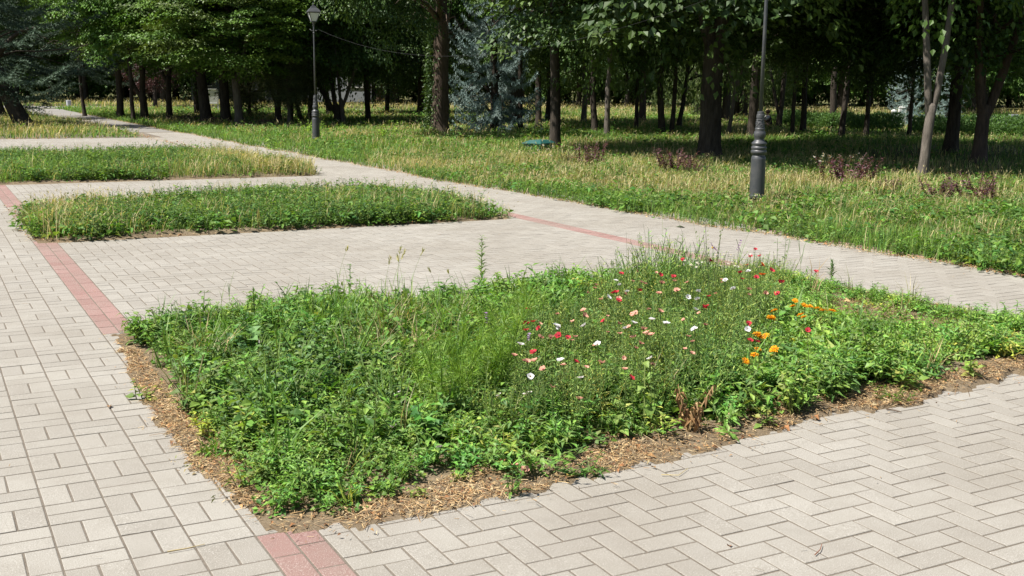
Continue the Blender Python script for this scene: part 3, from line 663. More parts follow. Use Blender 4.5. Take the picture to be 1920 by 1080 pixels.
DKSP = np.array([(.055, .09, .055), (.085, .13, .085), (.045, .075, .045)])
PLUM = np.array([(.06, .02, .022), (.075, .028, .025), (.05, .03, .022)])
OLIV = np.array([(.10, .125, .05), (.085, .11, .045), (.12, .14, .06)])
CROWN = {}
def crown_mesh(kind):
    if kind in CROWN: return CROWN[kind]
    base, i = kind[:-1], int(kind[-1])
    if base == 'linden': gg = crown_geo(500 + i, pal=LIND, L=.095, drop=.2, ns=290, nl=165, sr=(.5, 1.0), tight=.75)
    elif base == 'maple': gg = crown_geo(520 + i, pal=MAPL, L=.11, ns=250, nl=170, sr=(.55, 1.0), tight=.6)
    elif base == 'plum': gg = crown_geo(540 + i, pal=PLUM, L=.12, ns=260)
    elif base == 'pine': gg = crown_geo(550 + i, pal=OLIV, L=.2, ns=240, T=leafT(.1, .1, .16), R=1.6, H=4.0, sr=(.3, .6))
    elif base == 'bush': gg = crown_geo(560 + i, pal=LIND * 1.9, L=.17, ns=330, low=1.0)
    elif base == 'willow': gg = willow_geo(570 + i)
    elif base == 'blue': gg = spruce_geo(580 + i, pal=BLUE)
    elif base == 'dark': gg = spruce_geo(590 + i, pal=DKSP, R=3.9, nw=17, sag=.3, nbr=(5, 8), dens=1.5)
    elif base == 'silver': gg = spruce_geo(595 + i, pal=BLUE * 1.1, dens=.6)
    m = M_NEEDLE if base in ('blue', 'dark', 'silver') else M_LEAF
    CROWN[kind] = gg.mesh(base + "_crown", m); return CROWN[kind]
NOM = {'pine': (1.6, 4.0), 'blue': (3.0, 9.0), 'silver': (3.0, 9.0), 'dark': (3.9, 9.0)}
R3 = np.array([*RIGHT0[:2], 0.0]); F3 = np.array([*FWD0[:2], 0.0])
def trunk_geo(rad, htop, lean=0.0, forks=(), zf=None, seed=0, limbs=5, z0=2.0, Rc=3.0, sides=10):
    """trunk in local axes: lean and fork offsets run along the camera's right-hand direction"""
    r = np.random.default_rng(seed); g = Geo(); ze = zf if zf else htop
    z = np.array([-.15, 0, .12, .35, .8, 1.4, 2.1, 3.0, 4.2, 5.5, 7.0, 9.0]); z = np.concatenate([z[z < ze - .12], [ze]])
    rr = rad * (1.0 - .55 * np.clip(z / max(htop, 4), 0, 1)) * (1 + .42 * np.exp(-np.maximum(z, 0) / .16))
    P = np.stack([0 * z, 0 * z, z], -1) + R3 * (lean * np.maximum(z, 0) ** .95)[:, None] + (np.cumsum(r.normal(0, .018, (len(z), 3)), 0) * [1, 1, 0]) * np.clip(z, 0, 1)[:, None]
    top = P[-1]; rt = rr[-1]
    if forks: P = np.concatenate([P, [P[-1] + (P[-1] - P[-2]) * .12]]); rr = np.append(rr * 1.0, rr[-1] * .55)
    tube(g, P, rr, sides, wob=.06, r=r)
    for (dx, dz, f) in forks:
        e = top + R3 * dx + F3 * r.normal(0, .3) + np.array([0, 0, dz]); t = np.linspace(0, 1, 6)[:, None]
        c = top + R3 * dx * .55 + np.array([0, 0, dz * .35]); s_ = np.array([0.0, 0, -.38]) - R3 * lean * .38; Q = (1 - t) ** 2 * (top + s_) + 2 * t * (1 - t) * c + t * t * e
        tube(g, Q, rt * f * np.array([.8, 1.0, .93, .8, .68, .55]), max(6, sides - 2), wob=.05, r=r)
    for k in range(limbs + 7):
        if k >= limbs:      # thin bare twigs that hang out of the lower crown
            zb = r.uniform(z0 * .95, z0 + 1.6); a = r.uniform(0, 6.28); b = np.array([np.interp(zb, P[:, 2], P[:, 0]), np.interp(zb, P[:, 2], P[:, 1]), zb]); e = b + np.array([np.cos(a), np.sin(a), 0]) * Rc * r.uniform(.4, .95) + np.array([0, 0, r.uniform(-.5, .5)]); t = np.linspace(0, 1, 6)[:, None]
            tube(g, b + (e - b) * t + np.array([0, 0, .35]) * np.sin(t * 3.14) + r.normal(0, .05, (6, 3)), np.linspace(.035, .008, 6), 5); continue
        zb = r.uniform(z0 * .9, max(z0 * 1.1, htop * .9)); a = r.uniform(0, 6.28); b = np.array([np.interp(zb, P[:, 2], P[:, 0]), np.interp(zb, P[:, 2], P[:, 1]), zb])
        e = b + np.array([np.cos(a), np.sin(a), 0]) * Rc * r.uniform(.45, .8) + np.array([0, 0, r.uniform(.6, 2.0)]); t = np.linspace(0, 1, 5)[:, None]
        Q = b + (e - b) * t + np.array([0, 0, .3]) * np.sin(t * 3.14); tube(g, Q, rad * np.linspace(.42, .08, 5), 6)
    return g
TRUNKS = {}
def tree(label, base, rad, kind, z0, Rc, Hc, lean=0.0, forks=(), zf=None, bark=None, group=None, seed=0, shared=None, name=None, rz=None, cat="tree", off=(0, 0)):
    names = {'blue': 'blue_spruce', 'silver': 'silver_spruce', 'dark': 'spruce_tree', 'willow': 'willow_tree', 'plum': 'plum_tree', 'pine': 'young_pine', 'maple': 'maple_tree', 'linden': 'linden_tree', 'bush': 'thicket_tree'}
    r = np.random.default_rng(seed + 9000); root = empty(name or names[kind[:-1]], (base[0], base[1], 0), label, cat, group)
    if shared is not None and shared in TRUNKS: me = TRUNKS[shared]
    else:
        me = trunk_geo(rad, z0 + Hc * .55, lean, forks, zf, seed, 4 if kind[:-1] in ('blue', 'dark', 'silver') else 6, z0, Rc * .9).mesh("trunk", bark or M_BARK, True)
        if shared is not None: TRUNKS[shared] = me
    t = link("trunk", me, root)
    if shared is not None: t.rotation_euler = (0, 0, r.uniform(0, 6.28))
    rn, hn = NOM.get(kind[:-1], (3.2, 6.0)); c = link("crown", crown_mesh(kind), root)
    Rc = Rc * (.9 if kind[:-1] in ('linden', 'maple') else 1); c.scale = (Rc / rn, Rc / rn, Hc / hn); c.rotation_euler = (0, 0, r.uniform(0, 6.28) if rz is None else rz); o_ = R3 * (lean * (z0 + Hc * .25) + off[0]) + F3 * off[1]; c.location = (o_[0], o_[1], z0)
    return root
G_, B_, D_ = M_BARKG, M_BARKB, M_BARK
# label | foot in the photo px, py | half width px | kind | crown base, radius, height | lean | forks | fork height | bark
TREES = [
 ("dark spruce with a thick leaning trunk, on the lawn left of the walk", 45, 238, 15, 'dark0', 1.6, 4.4, 9, -.42, (), None, D_),
 ("second dark trunk behind the leaning spruce, cut by the left frame edge", 4, 222, 9, 'dark1', 1.9, 3.6, 10, -.2, (), None, D_),
 ("thin young tree standing alone between leaning spruce and crossing road", 159, 217, 3.2, 'dark1', 2.2, 2.6, 8, -.02, (), None, D_),
 ("stout straight dark trunk under a bluish spruce bough, left of the thin leaning one", 226, 223, 7, 'maple0', 2.2, 2.9, 5, -.03, (), None, D_),
 ("thin leaning dark trunk between two stout ones near the bend of the walk", 251, 229, 4, 'maple1', 2.6, 2.6, 7, -.05, (), None, D_),
 ("dark maple that forks low with a limb slanting left, behind the walk's bend", 272, 225, 7, 'maple1', 2.0, 3.0, 4.8, -.03, ((-1.2, 2.4, .6), (.1, 3, .9)), 1.1, D_),
 ("slender dark maple forking in a V, beside the red-leaved tree", 318, 228, 6, 'maple0', 2.0, 2.8, 4.6, .0, ((-.8, 1.8, .7), (.2, 2, .8)), 1.7, D_),
 ("slim dark trunk partly behind the thick leaning maple and its brushwood", 370, 218, 5, 'linden0', 2.2, 3.0, 8, .0, (), None, D_),
 ("thick dark maple leaning left, brushwood heaped at its foot", 389, 232, 11, 'maple1', 1.9, 3.2, 4.6, -.1, ((-.5, 2.5, .8), (.6, 2.5, .7)), 1.9, D_),
 ("thick straight dark trunk between the leaning maple and the pale grey one", 424, 233, 10, 'maple0', 2.0, 3.0, 4.6, -.02, (), None, D_),
 ("pale grey flared trunk under the brightest sunlit maple crown", 450, 236, 8, 'maple1', 1.85, 3.3, 4.4, -.05, ((.7, 2.2, .8), (-.3, 2.4, .8)), 1.75, G_),
 ("dark Y-shaped tree left of the far lamp, forked at head height", 522, 234, 6, 'linden1', 2.2, 3.2, 7.5, .02, ((-.55, 1.4, .7), (.3, 1.6, .9)), 1.05, D_),
 ("small bare-footed sapling trunk with pine-like foliage beside the Y-shaped tree", 542, 236, 3, 'pine0', .7, 1.0, 2.0, .02, (), None, G_),
 ("thin trunk leaning strongly left, just left of the far street lamp", 567, 231, 4, 'linden1', 2.4, 2.6, 7, -.34, (), None, D_),
 ("dark stump-like trunk seen right behind the far lamp post", 618, 215, 5, 'linden0', 2.0, 3.0, 8, -.08, (), None, D_),
 ("several-stemmed dark tree spreading in a fan, right of the far lamp", 634, 233, 6, 'linden1', 2.4, 3.8, 8, -.06, ((-1.3, 2.2, .8), (-.3, 2.6, .8)), .7, D_),
 ("right-hand stem of the fan-shaped tree with a pale foot", 644, 233, 4.5, 'linden0', 2.6, 3.0, 8, -.08, ((.9, 2.4, .8), (-.2, 2.6, .7)), .9, G_),
 ("dark straight trunk with pale lit upper half, between fan-shaped tree and ivy trunk", 690, 229, 5, 'linden1', 2.0, 3.3, 7.5, .0, (), None, D_),
 ("short dark trunk farther back between the far lamp and the ivy trunk", 726, 213, 4, 'linden0', 1.7, 3.2, 8, .0, (), None, D_),
 ("massive grey-brown trunk with ivy up its left side, left of the blue spruce", 824, 251, 16, 'linden0', 3.2, 2.4, 7, .0, (), None, B_),
 ("pale thin trunk with a reddish band just right of the ivy trunk", 840, 233, 3, 'linden1', 3.0, 1.8, 6, .0, (), None, G_),
 ("silvery blue spruce with boughs reaching down to the grass", 926, 249, 8, 'blue0', .4, 1.7, 10, .0, (), None, D_),
 ("slim dark trunk on the shaded right side of the blue spruce", 976, 249, 5, 'linden1', 2.4, 2.3, 8, .0, (), None, D_),
 ("slender dark trunk left of the brown tree by the green box", 1010, 239, 6, 'linden0', 2.80, 2.3, 8, .0, (), None, D_),
 ("dark trunk half hidden behind the brown tree by the green box", 1027, 231, 5.5, 'linden1', 2.70, 2.3, 8, .0, (), None, D_),
 ("reddish brown trunk with sunlit streak, green box at its foot", 1041, 283, 10, 'linden0', 2.7, 4.3, 8, -.045, (), None, D_),
 ("pale forked trunk far behind, left of two straight dark ones", 1094, 229, 5, 'linden1', 3.00, 2.3, 7, .0, ((.5, 1.6, .8), (-.15, 2, .8)), 2.0, G_),
 ("straight dark trunk right of the brown tree in the shade band", 1115, 251, 6, 'linden0', 2.70, 2.3, 8, .0, (), None, D_),
 ("grey trunk with light patches beside the straight dark one", 1138, 257, 5.5, 'linden1', 2.80, 2.3, 7.5, .01, (), None, G_),
 ("thin dark trunk with a limb slanting left in the middle of the grove", 1193, 244, 3.8, 'linden0', 2.60, 2.3, 8, .0, ((-.9, 1.6, .7), (.05, 2.5, .9)), 1.5, D_),
 ("broad dull brown trunk far back just right of the thin limbed one", 1204, 229, 7, 'linden1', 2.70, 2.3, 8, .0, (), None, B_),
 ("dark trunk of middling thickness left of the very thick central trunk", 1241, 253, 6.5, 'linden0', 2.50, 2.3, 8, .0, (), None, D_),
 ("narrow dark trunk next to it on its right, with pale patches", 1259, 253, 4.5, 'linden1', 2.60, 2.3, 8, .0, (), None, D_),
 ("leaning dark trunk under drooping willow-like twigs left of the thickest trunk", 1272, 241, 4.5, 'willow0', 1.5, 3.0, 6, .08, (), None, D_),
 ("thickest trunk of the grove, nearly black with a bright left rim", 1329, 302, 21, 'linden0', 3.1, 5.7, 10.5, -.0, ((-.7, 3.2, .75), (.5, 3.4, .75)), 2.4, D_),
 ("slim crooked tree leaning right with pale lit fork, left of the near lamp", 1366, 255, 4, 'linden1', 2.6, 2.4, 7, .11, ((-.5, .9, .7), (.35, 1.6, .9)), 1.75, G_),
 ("broad dark trunk right behind the near lamp post", 1410, 261, 10, 'linden0', 2.5, 2.9, 4.8, .02, (), None, D_),
 ("twin-stemmed dark tree right of the near lamp, farthest back", 1460, 242, 5.5, 'maple1', 2.5, 2.1, 4.8, -.01, ((-.7, 2.6, .6), (.1, 3, .9)), .7, D_),
 ("thin straight dark trunk in front of the hedge's left end", 1485, 256, 4, 'linden1', 2.3, 2.1, 4.8, .0, (), None, D_),
 ("stout dark trunk with flared foot before the hedge's left part", 1505, 253, 6, 'linden0', 2.3, 2.1, 4.8, .02, (), None, D_),
 ("dark trunk touching the hedge, half behind a nearer trunk", 1561, 245, 7, 'linden1', 2.2, 2.1, 4.8, -.02, (), None, D_),
 ("dark trunk standing before the hedge with two upright limbs", 1577, 261, 6, 'linden0', 2.3, 2.1, 4.8, .01, ((-.4, 2.2, .7), (.3, 2.4, .8)), 2.2, D_),
 ("dark trunk with low hanging leaves before the hedge's middle", 1622, 260, 5, 'linden1', 1.75, 2.1, 4.8, .01, (), None, D_),
 ("thin dark trunk in front of the gap between two hedges", 1704, 260, 3.8, 'linden0', 2.4, 2.1, 4.8, .0, (), None, D_),
 ("pale brown nearest tree with Y fork and sunlit bark, right of the near lamp", 1727, 341, 9.5, 'linden1', 3.3, 3.6, 8, .06, ((-.28, 3.2, .78), (.42, 3.2, .72)), 1.22, G_),
 ("thick black trunk behind the pale Y-forked tree's right limb", 1781, 287, 12, 'linden0', 2.5, 4.2, 8.5, .03, ((.9, 2.2, .7), (0, 3, .9)), 1.9, D_),
 ("Y-forked brown trunk at far right with a bare dead limb", 1835, 302, 12, 'linden1', 2.3, 4.2, 8, .0, ((-.5, 2.4, .8), (.65, 2.3, .75), (-.12, .8, .3)), 1.15, B_),
]
for i, (lab, px, py, hw, kind, z0, Rc, Hc, lean, forks, zf, bk) in enumerate(TREES):
    b = at(px, py); d = float((b - CAM) @ F3)
    tree(lab, b, hw * d / FPX, kind, z0, Rc, Hc, lean, forks, zf, bk, seed=i, off={**{q: (-1.6, -5.6) for q in (1410, 1460, 1485, 1505, 1561, 1577, 1622, 1704)}, 824: (-1.4, -3.2), 450: (.2, -1.0), 1041: (1.3, -.8), 976: (.8, 2.0), 840: (.3, 1.5)}.get(px, (0, 0)))
def behind(u, d): return CAM + RIGHT0 * u + FWD0 * d
def px_at(px, d): return behind((px - 960) / FPX * d, d)
tree("red-leaved plum tree beyond the crossing road", px_at(296, 66), .12, 'plum0', .7, 2.2, 4.2, seed=201)
tree("low willow with hanging twigs far behind the thickest trunk", px_at(1385, 56), .2, 'willow0', .2, 2.4, 4.5, seed=202)
tree("low willow with hanging twigs left of the thickest trunk, far back", px_at(1300, 58), .2, 'willow0', .3, 2.2, 4.6, seed=203)
tree("small silvery spruce behind the hedge gap", px_at(1692, 46), .1, 'silver0', .5, 1.05, 5.0, seed=204)
tree("very small blue spruce low behind the pale Y-forked tree", px_at(1762, 44), .06, 'silver0', .1, .8, 2.2, seed=205)
tree("small olive-green pine left of the far lamp, pale lower branches", px_at(470, 48), .07, 'pine0', .2, 1.3, 3.4, seed=206)
tree("second small olive-green pine just left of the far lamp", px_at(548, 42), .06, 'pine0', .5, .95, 2.4, seed=207)
# rows beyond: one group, nothing tells them apart
r = np.random.default_rng(77); pts = []
for tries in range(9000):
    d = r.uniform(40, 92); u = r.uniform(-.56, .56) * d; p = behind(u, d)
    if p[0] < 9 and 20 < p[1] < 56 and abs(p[0] - 5.8) < 3: continue
    if 56.5 < d < 71.5 and u < 10: continue
    if d < 58 and u < -.2 * d: continue
    if d < 50 and u > .2 * d: continue
    if d < 73 and r.uniform() < .93: continue
    if -24 < u < -12 and 84 < d < 93: continue
    if -.31 * d < u < -.29 * d : continue
    if all((p[0] - q[0]) ** 2 + (p[1] - q[1]) ** 2 > (8.0 if d < 73 else 5.0) ** 2 for q in pts): pts.append(p)
    if len(pts) >= 85: break
KB = ['linden0', 'linden1', 'maple0', 'linden1', 'maple1', 'linden0']
for i, p in enumerate(pts):
    d = float((p - CAM) @ F3); k = KB[i % 6]
    tree("dark leafy tree in the rows beyond the nearer trunks", p, .2, k, r.uniform(1.9, 2.7), r.uniform(3.0, 4.0), r.uniform(7.5, 9.5), group="park trees in the rows beyond", seed=i, shared="row%d" % (i % 6))
for i in range(84):
    d = 99 + 9 * (i % 2) + r.uniform(-2, 2); u = (i / 83 * 1.8 - .95) * d
    p = behind(u, d); tree("low bushy dark tree closing the far end of the park", p, .25, 'bush%d' % (i % 2), .05, r.uniform(3.6, 4.6), r.uniform(9, 12), group="bushy trees closing the far end", seed=i, shared="end%d" % (i % 3))

# ------------------------------------------------------------------ street lamps and the cable between them
def lamp(label, base):
    root = empty("street_lamp", (base[0], base[1], 0), label, "street lamp")
    g = Geo(); lathe(g, [(-.1, .083), (.085, .083), (.09, .098), (.12, .1), (.125, .096), (.36, .0955), (.59, .095), (.612, .09), (.63, .082), (.645, .082)], 32); link("base", g.mesh("base", M_IRON, False), root)
    g = Geo(); lathe(g, [(.645, .08), (.66, .1), (.69, .103), (.7, .095), (.71, .09), (.72, .101), (.74, .1), (.75, .088), (.765, .088), (.775, .097), (.795, .097), (.81, .078), (.83, .062), (.845, .062), (.87, .072), (.9, .077), (.93, .073), (.955, .058), (.965, .064), (.98, .064)], 32); link("moulding", g.mesh("moulding", M_IRON, True), root)
    g = Geo(); lathe(g, [(.98, .058), (1.11, .047), (1.112, .053), (1.15, .052), (1.155, .044), (1.19, .042), (1.195, .03)], 28)
    r = np.random.default_rng(3)      # cast scrolls and leaves on the sleeve
    for k in range(46):
        a = r.uniform(0, 6.28); z = r.uniform(.995, 1.1); rr = .058 - (z - .98) * .085
        t = np.linspace(0, 4.6, 7); sc = r.uniform(.006, .011); th = t * r.choice([-1, 1]); rad = sc * (1 - t / 6)
        P = np.stack([np.cos(a + rad * np.cos(th) / rr) * (rr + .003), np.sin(a + rad * np.cos(th) / rr) * (rr + .003), z + rad * np.sin(th)], -1); tube(g, P, np.linspace(.0055, .003, 7), 5)
    link("sleeve", g.mesh("sleeve", M_IRON), root)
    g = Geo(); lathe(g, [(1.19, .026), (2.2, .0225), (2.9, .0205), (2.93, .02)], 20); lathe(g, [(2.72, .021), (2.725, .03), (2.745, .03), (2.75, .021)], 16); link("pole", g.mesh("pole", M_IRON, True), root)
    g = Geo(); lathe(g, [(2.9, .02), (2.92, .034), (2.94, .024), (2.98, .05), (3.0, .06), (3.01, .05)], 16)
    for sx in (-1, 1): tube(g, np.array([R3 * sx * .0 + [0, 0, 2.8], R3 * sx * .06 + [0, 0, 2.79], R3 * sx * .1 + [0, 0, 2.83]]), [.009, .009, .007], 6)
    link("bracket", g.mesh("bracket", M_IRON, True), root)
    g = Geo(); b, t, z0, z1 = .062, .135, 3.01, 3.235
    cor = [(-1, -1), (1, -1), (1, 1), (-1, 1)]; lan = link("lantern", None, root) if False else None
    for cx, cy in cor: tube(g, np.array([[cx * b, cy * b, z0], [cx * t, cy * t, z1]]), [.009, .009], 6)
    for q, z in ((b, z0), (t, z1)):
        for k in range(4):
            p0, p1 = np.array([*cor[k], 0]) * q, np.array([*cor[(k + 1) % 4], 0]) * q; tube(g, np.array([p0 + [0, 0, z], p1 + [0, 0, z]]), [.011, .011], 6)
    L = link("lantern", g.mesh("lantern", M_IRON), root); L.rotation_euler = (0, 0, -YAW + .35)
    for k in range(4):
        g = Geo(); p = [np.array([*cor[k], 0]), np.array([*cor[(k + 1) % 4], 0])]; nrm = norm((p[0] + p[1])[None])[0]
        lo = [p[0] * b * .93 + [0, 0, z0 + .012], p[1] * b * .93 + [0, 0, z0 + .012]]; hi = [p[0] * t * .95 + [0, 0, z1 - .012], p[1] * t * .95 + [0, 0, z1 - .012]]
        hull8(g, [lo[0], lo[1], lo[1] - nrm * .004, lo[0] - nrm * .004], [hi[0], hi[1], hi[1] - nrm * .004, hi[0] - nrm * .004]); link("pane", g.mesh("pane", M_OPAL), L)
    g = Geo(); prof = [(1.13, 3.235), (1.18, 3.25), (.98, 3.29), (.72, 3.33), (.5, 3.355), (.46, 3.38), (.3, 3.395)]
    for (q0, h0), (q1, h1) in zip(prof, prof[1:]): hull8(g, [np.array([*c, 0]) * t * q0 + [0, 0, h0] for c in cor], [np.array([*c, 0]) * t * q1 + [0, 0, h1] for c in cor])
    lathe(g, [(3.39, .035), (3.41, .04), (3.42, .014), (3.44, .02), (3.455, .012), (3.5, .004)], 12); link("roof", g.mesh("roof", M_IRON), L)
    return root
L1, L2 = at(1418, 383), at(593, 267)
lamp("near cast-iron street lamp with ornate dark sleeve, its head above the photo's frame", L1)
lamp("far cast-iron street lamp with white-paned lantern, by the bend of the walk", L2)
g = Geo(); t = np.linspace(0, 1, 40)[:, None]; a_, b_ = L2 + np.array([0, 0, 2.83]) + R3 * .1, L1 + np.array([0, 0, 2.83]) - R3 * .1
tube(g, a_ + (b_ - a_) * t - np.array([0, 0, .8]) * 4 * t * (1 - t), np.full(40, .002), 5); tag(link("cable", g.mesh("cable", M_CABLE, True)), "thin dark cable sagging between the two street lamps", "cable")

# ------------------------------------------------------------------ flowers of the front bed
def bloom(kind, seed):
    r = np.random.default_rng(seed); p = Geo(); c = Geo(); up = np.array([0, 0, 1.0])
    def ring(n, L, w, el, col, peak=.62, jitter=.12, z=0.0, fold=.12, curl=.06):
        az = np.arange(n) * 6.2832 / n + r.uniform(0, 6) + r.normal(0, .06, n); e = el + r.normal(0, jitter, n)
        d = np.stack([np.cos(az) * np.cos(e), np.sin(az) * np.cos(e), np.sin(e)], -1); nn = np.stack([-np.cos(az) * np.sin(e), -np.sin(az) * np.sin(e), np.cos(e)], -1)
        V, F = leafT(fold, curl, w, peak); place(p, (V, F), np.zeros((n, 3)) + up * z, basis(d, nn), L * r.uniform(.88, 1.1, n), np.asarray(col) * (1 + r.normal(0, .07, (n, 1))))
    if kind in ('red', 'peach', 'white', 'crimson', 'orange'):
        col = {'red': (.55, .04, .06), 'peach': (.80, .42, .31), 'white': (.80, .79, .80), 'crimson': (.20, .008, .016), 'orange': (.75, .16, .03)}[kind]
        ring(5, .0205, 1.0, .55, col, .68); lathe(c, [(0, .004), (.004, .005), (.007, .002)], 8, col=(.12, .02, .03) if kind != 'white' else (.25, .2, .12))
    elif kind == 'calendula':
        ring(20, .024, .3, .12, (.82, .36, .008), .7); ring(16, .019, .32, .35, (.86, .42, .012), .7, z=.002); lathe(c, [(0, .008), (.005, .0075), (.008, .003)], 10, col=(.55, .2, .01))
    elif kind == 'cosmos':
        ring(8, .032, .62, .15, (.72, .42, .66), .75); lathe(c, [(0, .005), (.005, .005), (.008, .002)], 8, col=(.65, .45, .05))
    elif kind == 'lilac':
        for k in range(5): ring(5, .011, .8, .5, (.50, .30, .58), z=.012 * k - .02); 
        lathe(c, [(-.03, .0015), (.04, .001)], 6, col=(.15, .2, .06))
    elif kind == 'bindweed':
        lathe(p, [(-.02, .002), (-.008, .005), (.004, .013), (.009, .021), (.0095, .019), (.003, .011)], 14, col=(.82, .76, .79)); lathe(c, [(-.006, .002), (.002, .0015)], 6, col=(.7, .65, .3))
    elif kind == 'daisy':
        ring(14, .011, .34, .1, (.78, .78, .74), .7); lathe(c, [(0, .004), (.003, .0035), (.004, .001)], 8, col=(.6, .42, .04))
    return p.mesh("petals", M_PETAL), c.mesh("flower_centre", M_PETAL)
BLOOMS, STEMS = {}, {}
def stem_mesh(kind):
    if kind in STEMS: return STEMS[kind]
    r = np.random.default_rng(len(STEMS) + 40); g = Geo(); t = np.linspace(0, 1, 6); P = np.stack([.012 * np.sin(t * 2.5), .01 * np.sin(t * 3 + 1) - .0084, t], -1); P -= P[-1] * [1, 1, 0]
    tube(g, P, np.linspace(.0022, .0013, 6), 4, (.14, .21, .06), cap=False)
    n = 12; tt = r.uniform(.15, .9, n); q = np.stack([np.interp(tt, t, P[:, 0]), np.interp(tt, t, P[:, 1]), tt], -1); az = r.uniform(0, 6.28, n)
    d = np.stack([np.cos(az) * .7, np.sin(az) * .7, np.full(n, 1.6)], -1); L = .028 if kind != 'calendula' else .05
    Tn = LEAF_NAR if kind != 'calendula' else LEAF_LAN; place(g, (Tn[0] * np.array([1, 1, 1]), Tn[1]), q, basis(d, rdir(r, n)), L * r.uniform(.7, 1.3, n), pick(FLAXG if kind != 'calendula' else CALG, n, r)); STEMS[kind] = g.mesh("stem", M_WEED); return STEMS[kind]
def flower(kind, name, label, cat, group, pos, h, r, size=1.0, tilt=.45):
    for i in range(3):
        if (kind, i) not in BLOOMS: BLOOMS[(kind, i)] = bloom(kind, 700 + 10 * len(BLOOMS) + i)
    pm, cm = BLOOMS[(kind, r.integers(0, 3))]; root = empty(name, pos, label, cat, group, r.uniform(0, 6.28))
    s = link("stem", stem_mesh('calendula' if kind == 'calendula' else 'thin'), root); s.scale = (1, 1, h)
    th = abs(r.normal(tilt, .22)); ax = r.normal(0, .9)       # most face up and a little towards the sun
    for nm, me in (("petals", pm), ("flower_centre", cm)):
        o = link(nm, me, root, (0, 0, h)); o.rotation_euler = (th * math.cos(ax), th * math.sin(ax), r.uniform(0, 6.28)); o.scale = (size,) * 3
    return root
def bed_point(px, py, z):
    """where a flower head seen at (px, py) stands in the bed, and its height"""
    for k in range(80):
        p = at(px, py, z)
        if p[1] > 3.25 and z < .78: z += .015; continue
        if p[1] < .32 and z > .05: z -= .01; continue
        break
    return p, z
fz = lambda L, ox, oy, sc: [(ox + x / sc, oy + y / sc) for x, y in L]
RED = fz([(445, 425), (440, 488), (472, 480), (438, 517), (494, 508), (582, 540), (622, 550), (472, 615), (657, 655), (780, 475), (857, 268), (1029, 273), (1128, 205), (825, 352), (836, 350), (845, 386), (935, 342), (1088, 280), (1240, 367), (1220, 415), (1232, 412), (1410, 230), (1425, 190), (1447, 160), (1467, 190), (1380, 262), (1388, 290), (1450, 285), (1417, 487), (1425, 562), (1455, 567), (900, 727)], 800, 400, 2.348)
RED += fz([(658, 288), (500, 298), (582, 322), (708, 346), (688, 404), (545, 552), (838, 588), (880, 294)], 1200, 400, 2.667)
PEACH = fz([(500, 548), (548, 548), (432, 652), (442, 655), (475, 653), (512, 690), (385, 628), (552, 767), (672, 820), (695, 452), (690, 430), (848, 487), (850, 532), (910, 547), (955, 512), (968, 530), (978, 535), (990, 538), (942, 575), (920, 440), (910, 452), (770, 380), (845, 378), (945, 305), (960, 310), (1037, 310), (1022, 355), (1104, 343), (1030, 433), (873, 690), (770, 660), (1493, 355), (1090, 300)], 800, 400, 2.348)
PEACH += [(943, 866), (955, 873), (973, 873), (984, 882)] + fz([(628, 402), (545, 382), (100, 492), (185, 388), (95, 402), (108, 350), (235, 348)], 1200, 400, 2.667)
WHITE = fz([(567, 495), (585, 505), (412, 580), (692, 497), (752, 580), (875, 510), (912, 485), (798, 370), (833, 298), (850, 318), (882, 347), (1055, 488), (1180, 512), (1193, 380), (1185, 427), (1198, 345), (1150, 370), (1315, 295), (1350, 335), (1415, 258), (1413, 511), (678, 727), (455, 720), (992, 470), (590, 650), (985, 640)], 800, 400, 2.348)
WHITE += fz([(130, 552), (272, 580), (290, 392), (425, 336), (466, 380), (540, 292), (240, 420), (62, 533)], 1200, 400, 2.667)
BIND = fz([(315, 803), (380, 787), (445, 798)], 800, 400, 2.348) + [(488, 640), (633, 642), (635, 674), (745, 740), (820, 838), (735, 800)]
CAL = fz([(775, 437), (763, 465), (822, 460), (848, 467), (888, 475), (960, 488), (818, 520), (803, 508), (672, 487), (658, 527), (655, 520), (600, 617), (628, 613), (585, 605), (590, 680), (670, 680), (572, 708), (528, 740), (916, 486)], 1200, 400, 2.667)
r = np.random.default_rng(99)
def put(L, kind, name, label, cat, group, z, size=1.0, tilt=.45):
    for px, py in L:
        p, h = bed_point(px, py, z + r.uniform(-.03, .05)); g0 = float(ground_z(p[0], p[1])) if p[1] > .1 else .004
        flower(kind, name, label, cat, group, (p[0], p[1], g0), h - g0, r, size * r.uniform(.85, 1.12), tilt)
put(RED, 'red', "flax_flower", "small scarlet five-petalled flower on a thin stem in the front bed", "flower", "scarlet flowers in the front bed", .36)
put(PEACH, 'peach', "flax_flower", "small peach-pink five-petalled flower with dark eye in the front bed", "flower", "peach flowers in the front bed", .34)
put(WHITE, 'white', "flax_flower", "small white five-petalled flower on a thin stem in the front bed", "flower", "white flowers in the front bed", .37)
put(BIND, 'bindweed', "bindweed_flower", "pale funnel-shaped bindweed flower among the weeds of the front bed", "flower", "bindweed flowers in the front bed", .12, 1.0)
put(CAL, 'calendula', "calendula_flower", "orange-yellow many-petalled calendula at the right of the front bed", "flower", "calendulas in the front bed", .24, 1.05, .25)
put([(1337, 465)], 'cosmos', "cosmos_flower", "larger pale pink cosmos flower at the top of the flower clump", "flower", None, .6, 1.15, .6)
put([(1385, 462)], 'lilac', "spire_flower", "small lilac flower spike at the top of the flower clump", "flower", None, .6)
put([(913, 598)], 'lilac', "spire_flower", "purple flower spike left of the feathery plants", "flower", None, .25, 1.1)
put([(990, 636)], 'lilac', "spire_flower", "mauve flower head among scarlet flowers beside the feathery plants", "flower", None, .26)
put([(1332, 490)], 'crimson', "crimson_flower", "deep crimson flower near the top of the flower clump", "flower", None, .5, 1.2, .7)
put([(1429, 498), (1430, 516)], 'orange', "orange_flower", "bright orange-red flower right of the crimson one in the clump", "flower", "orange-red flowers in the clump", .42, 1.15, .6)

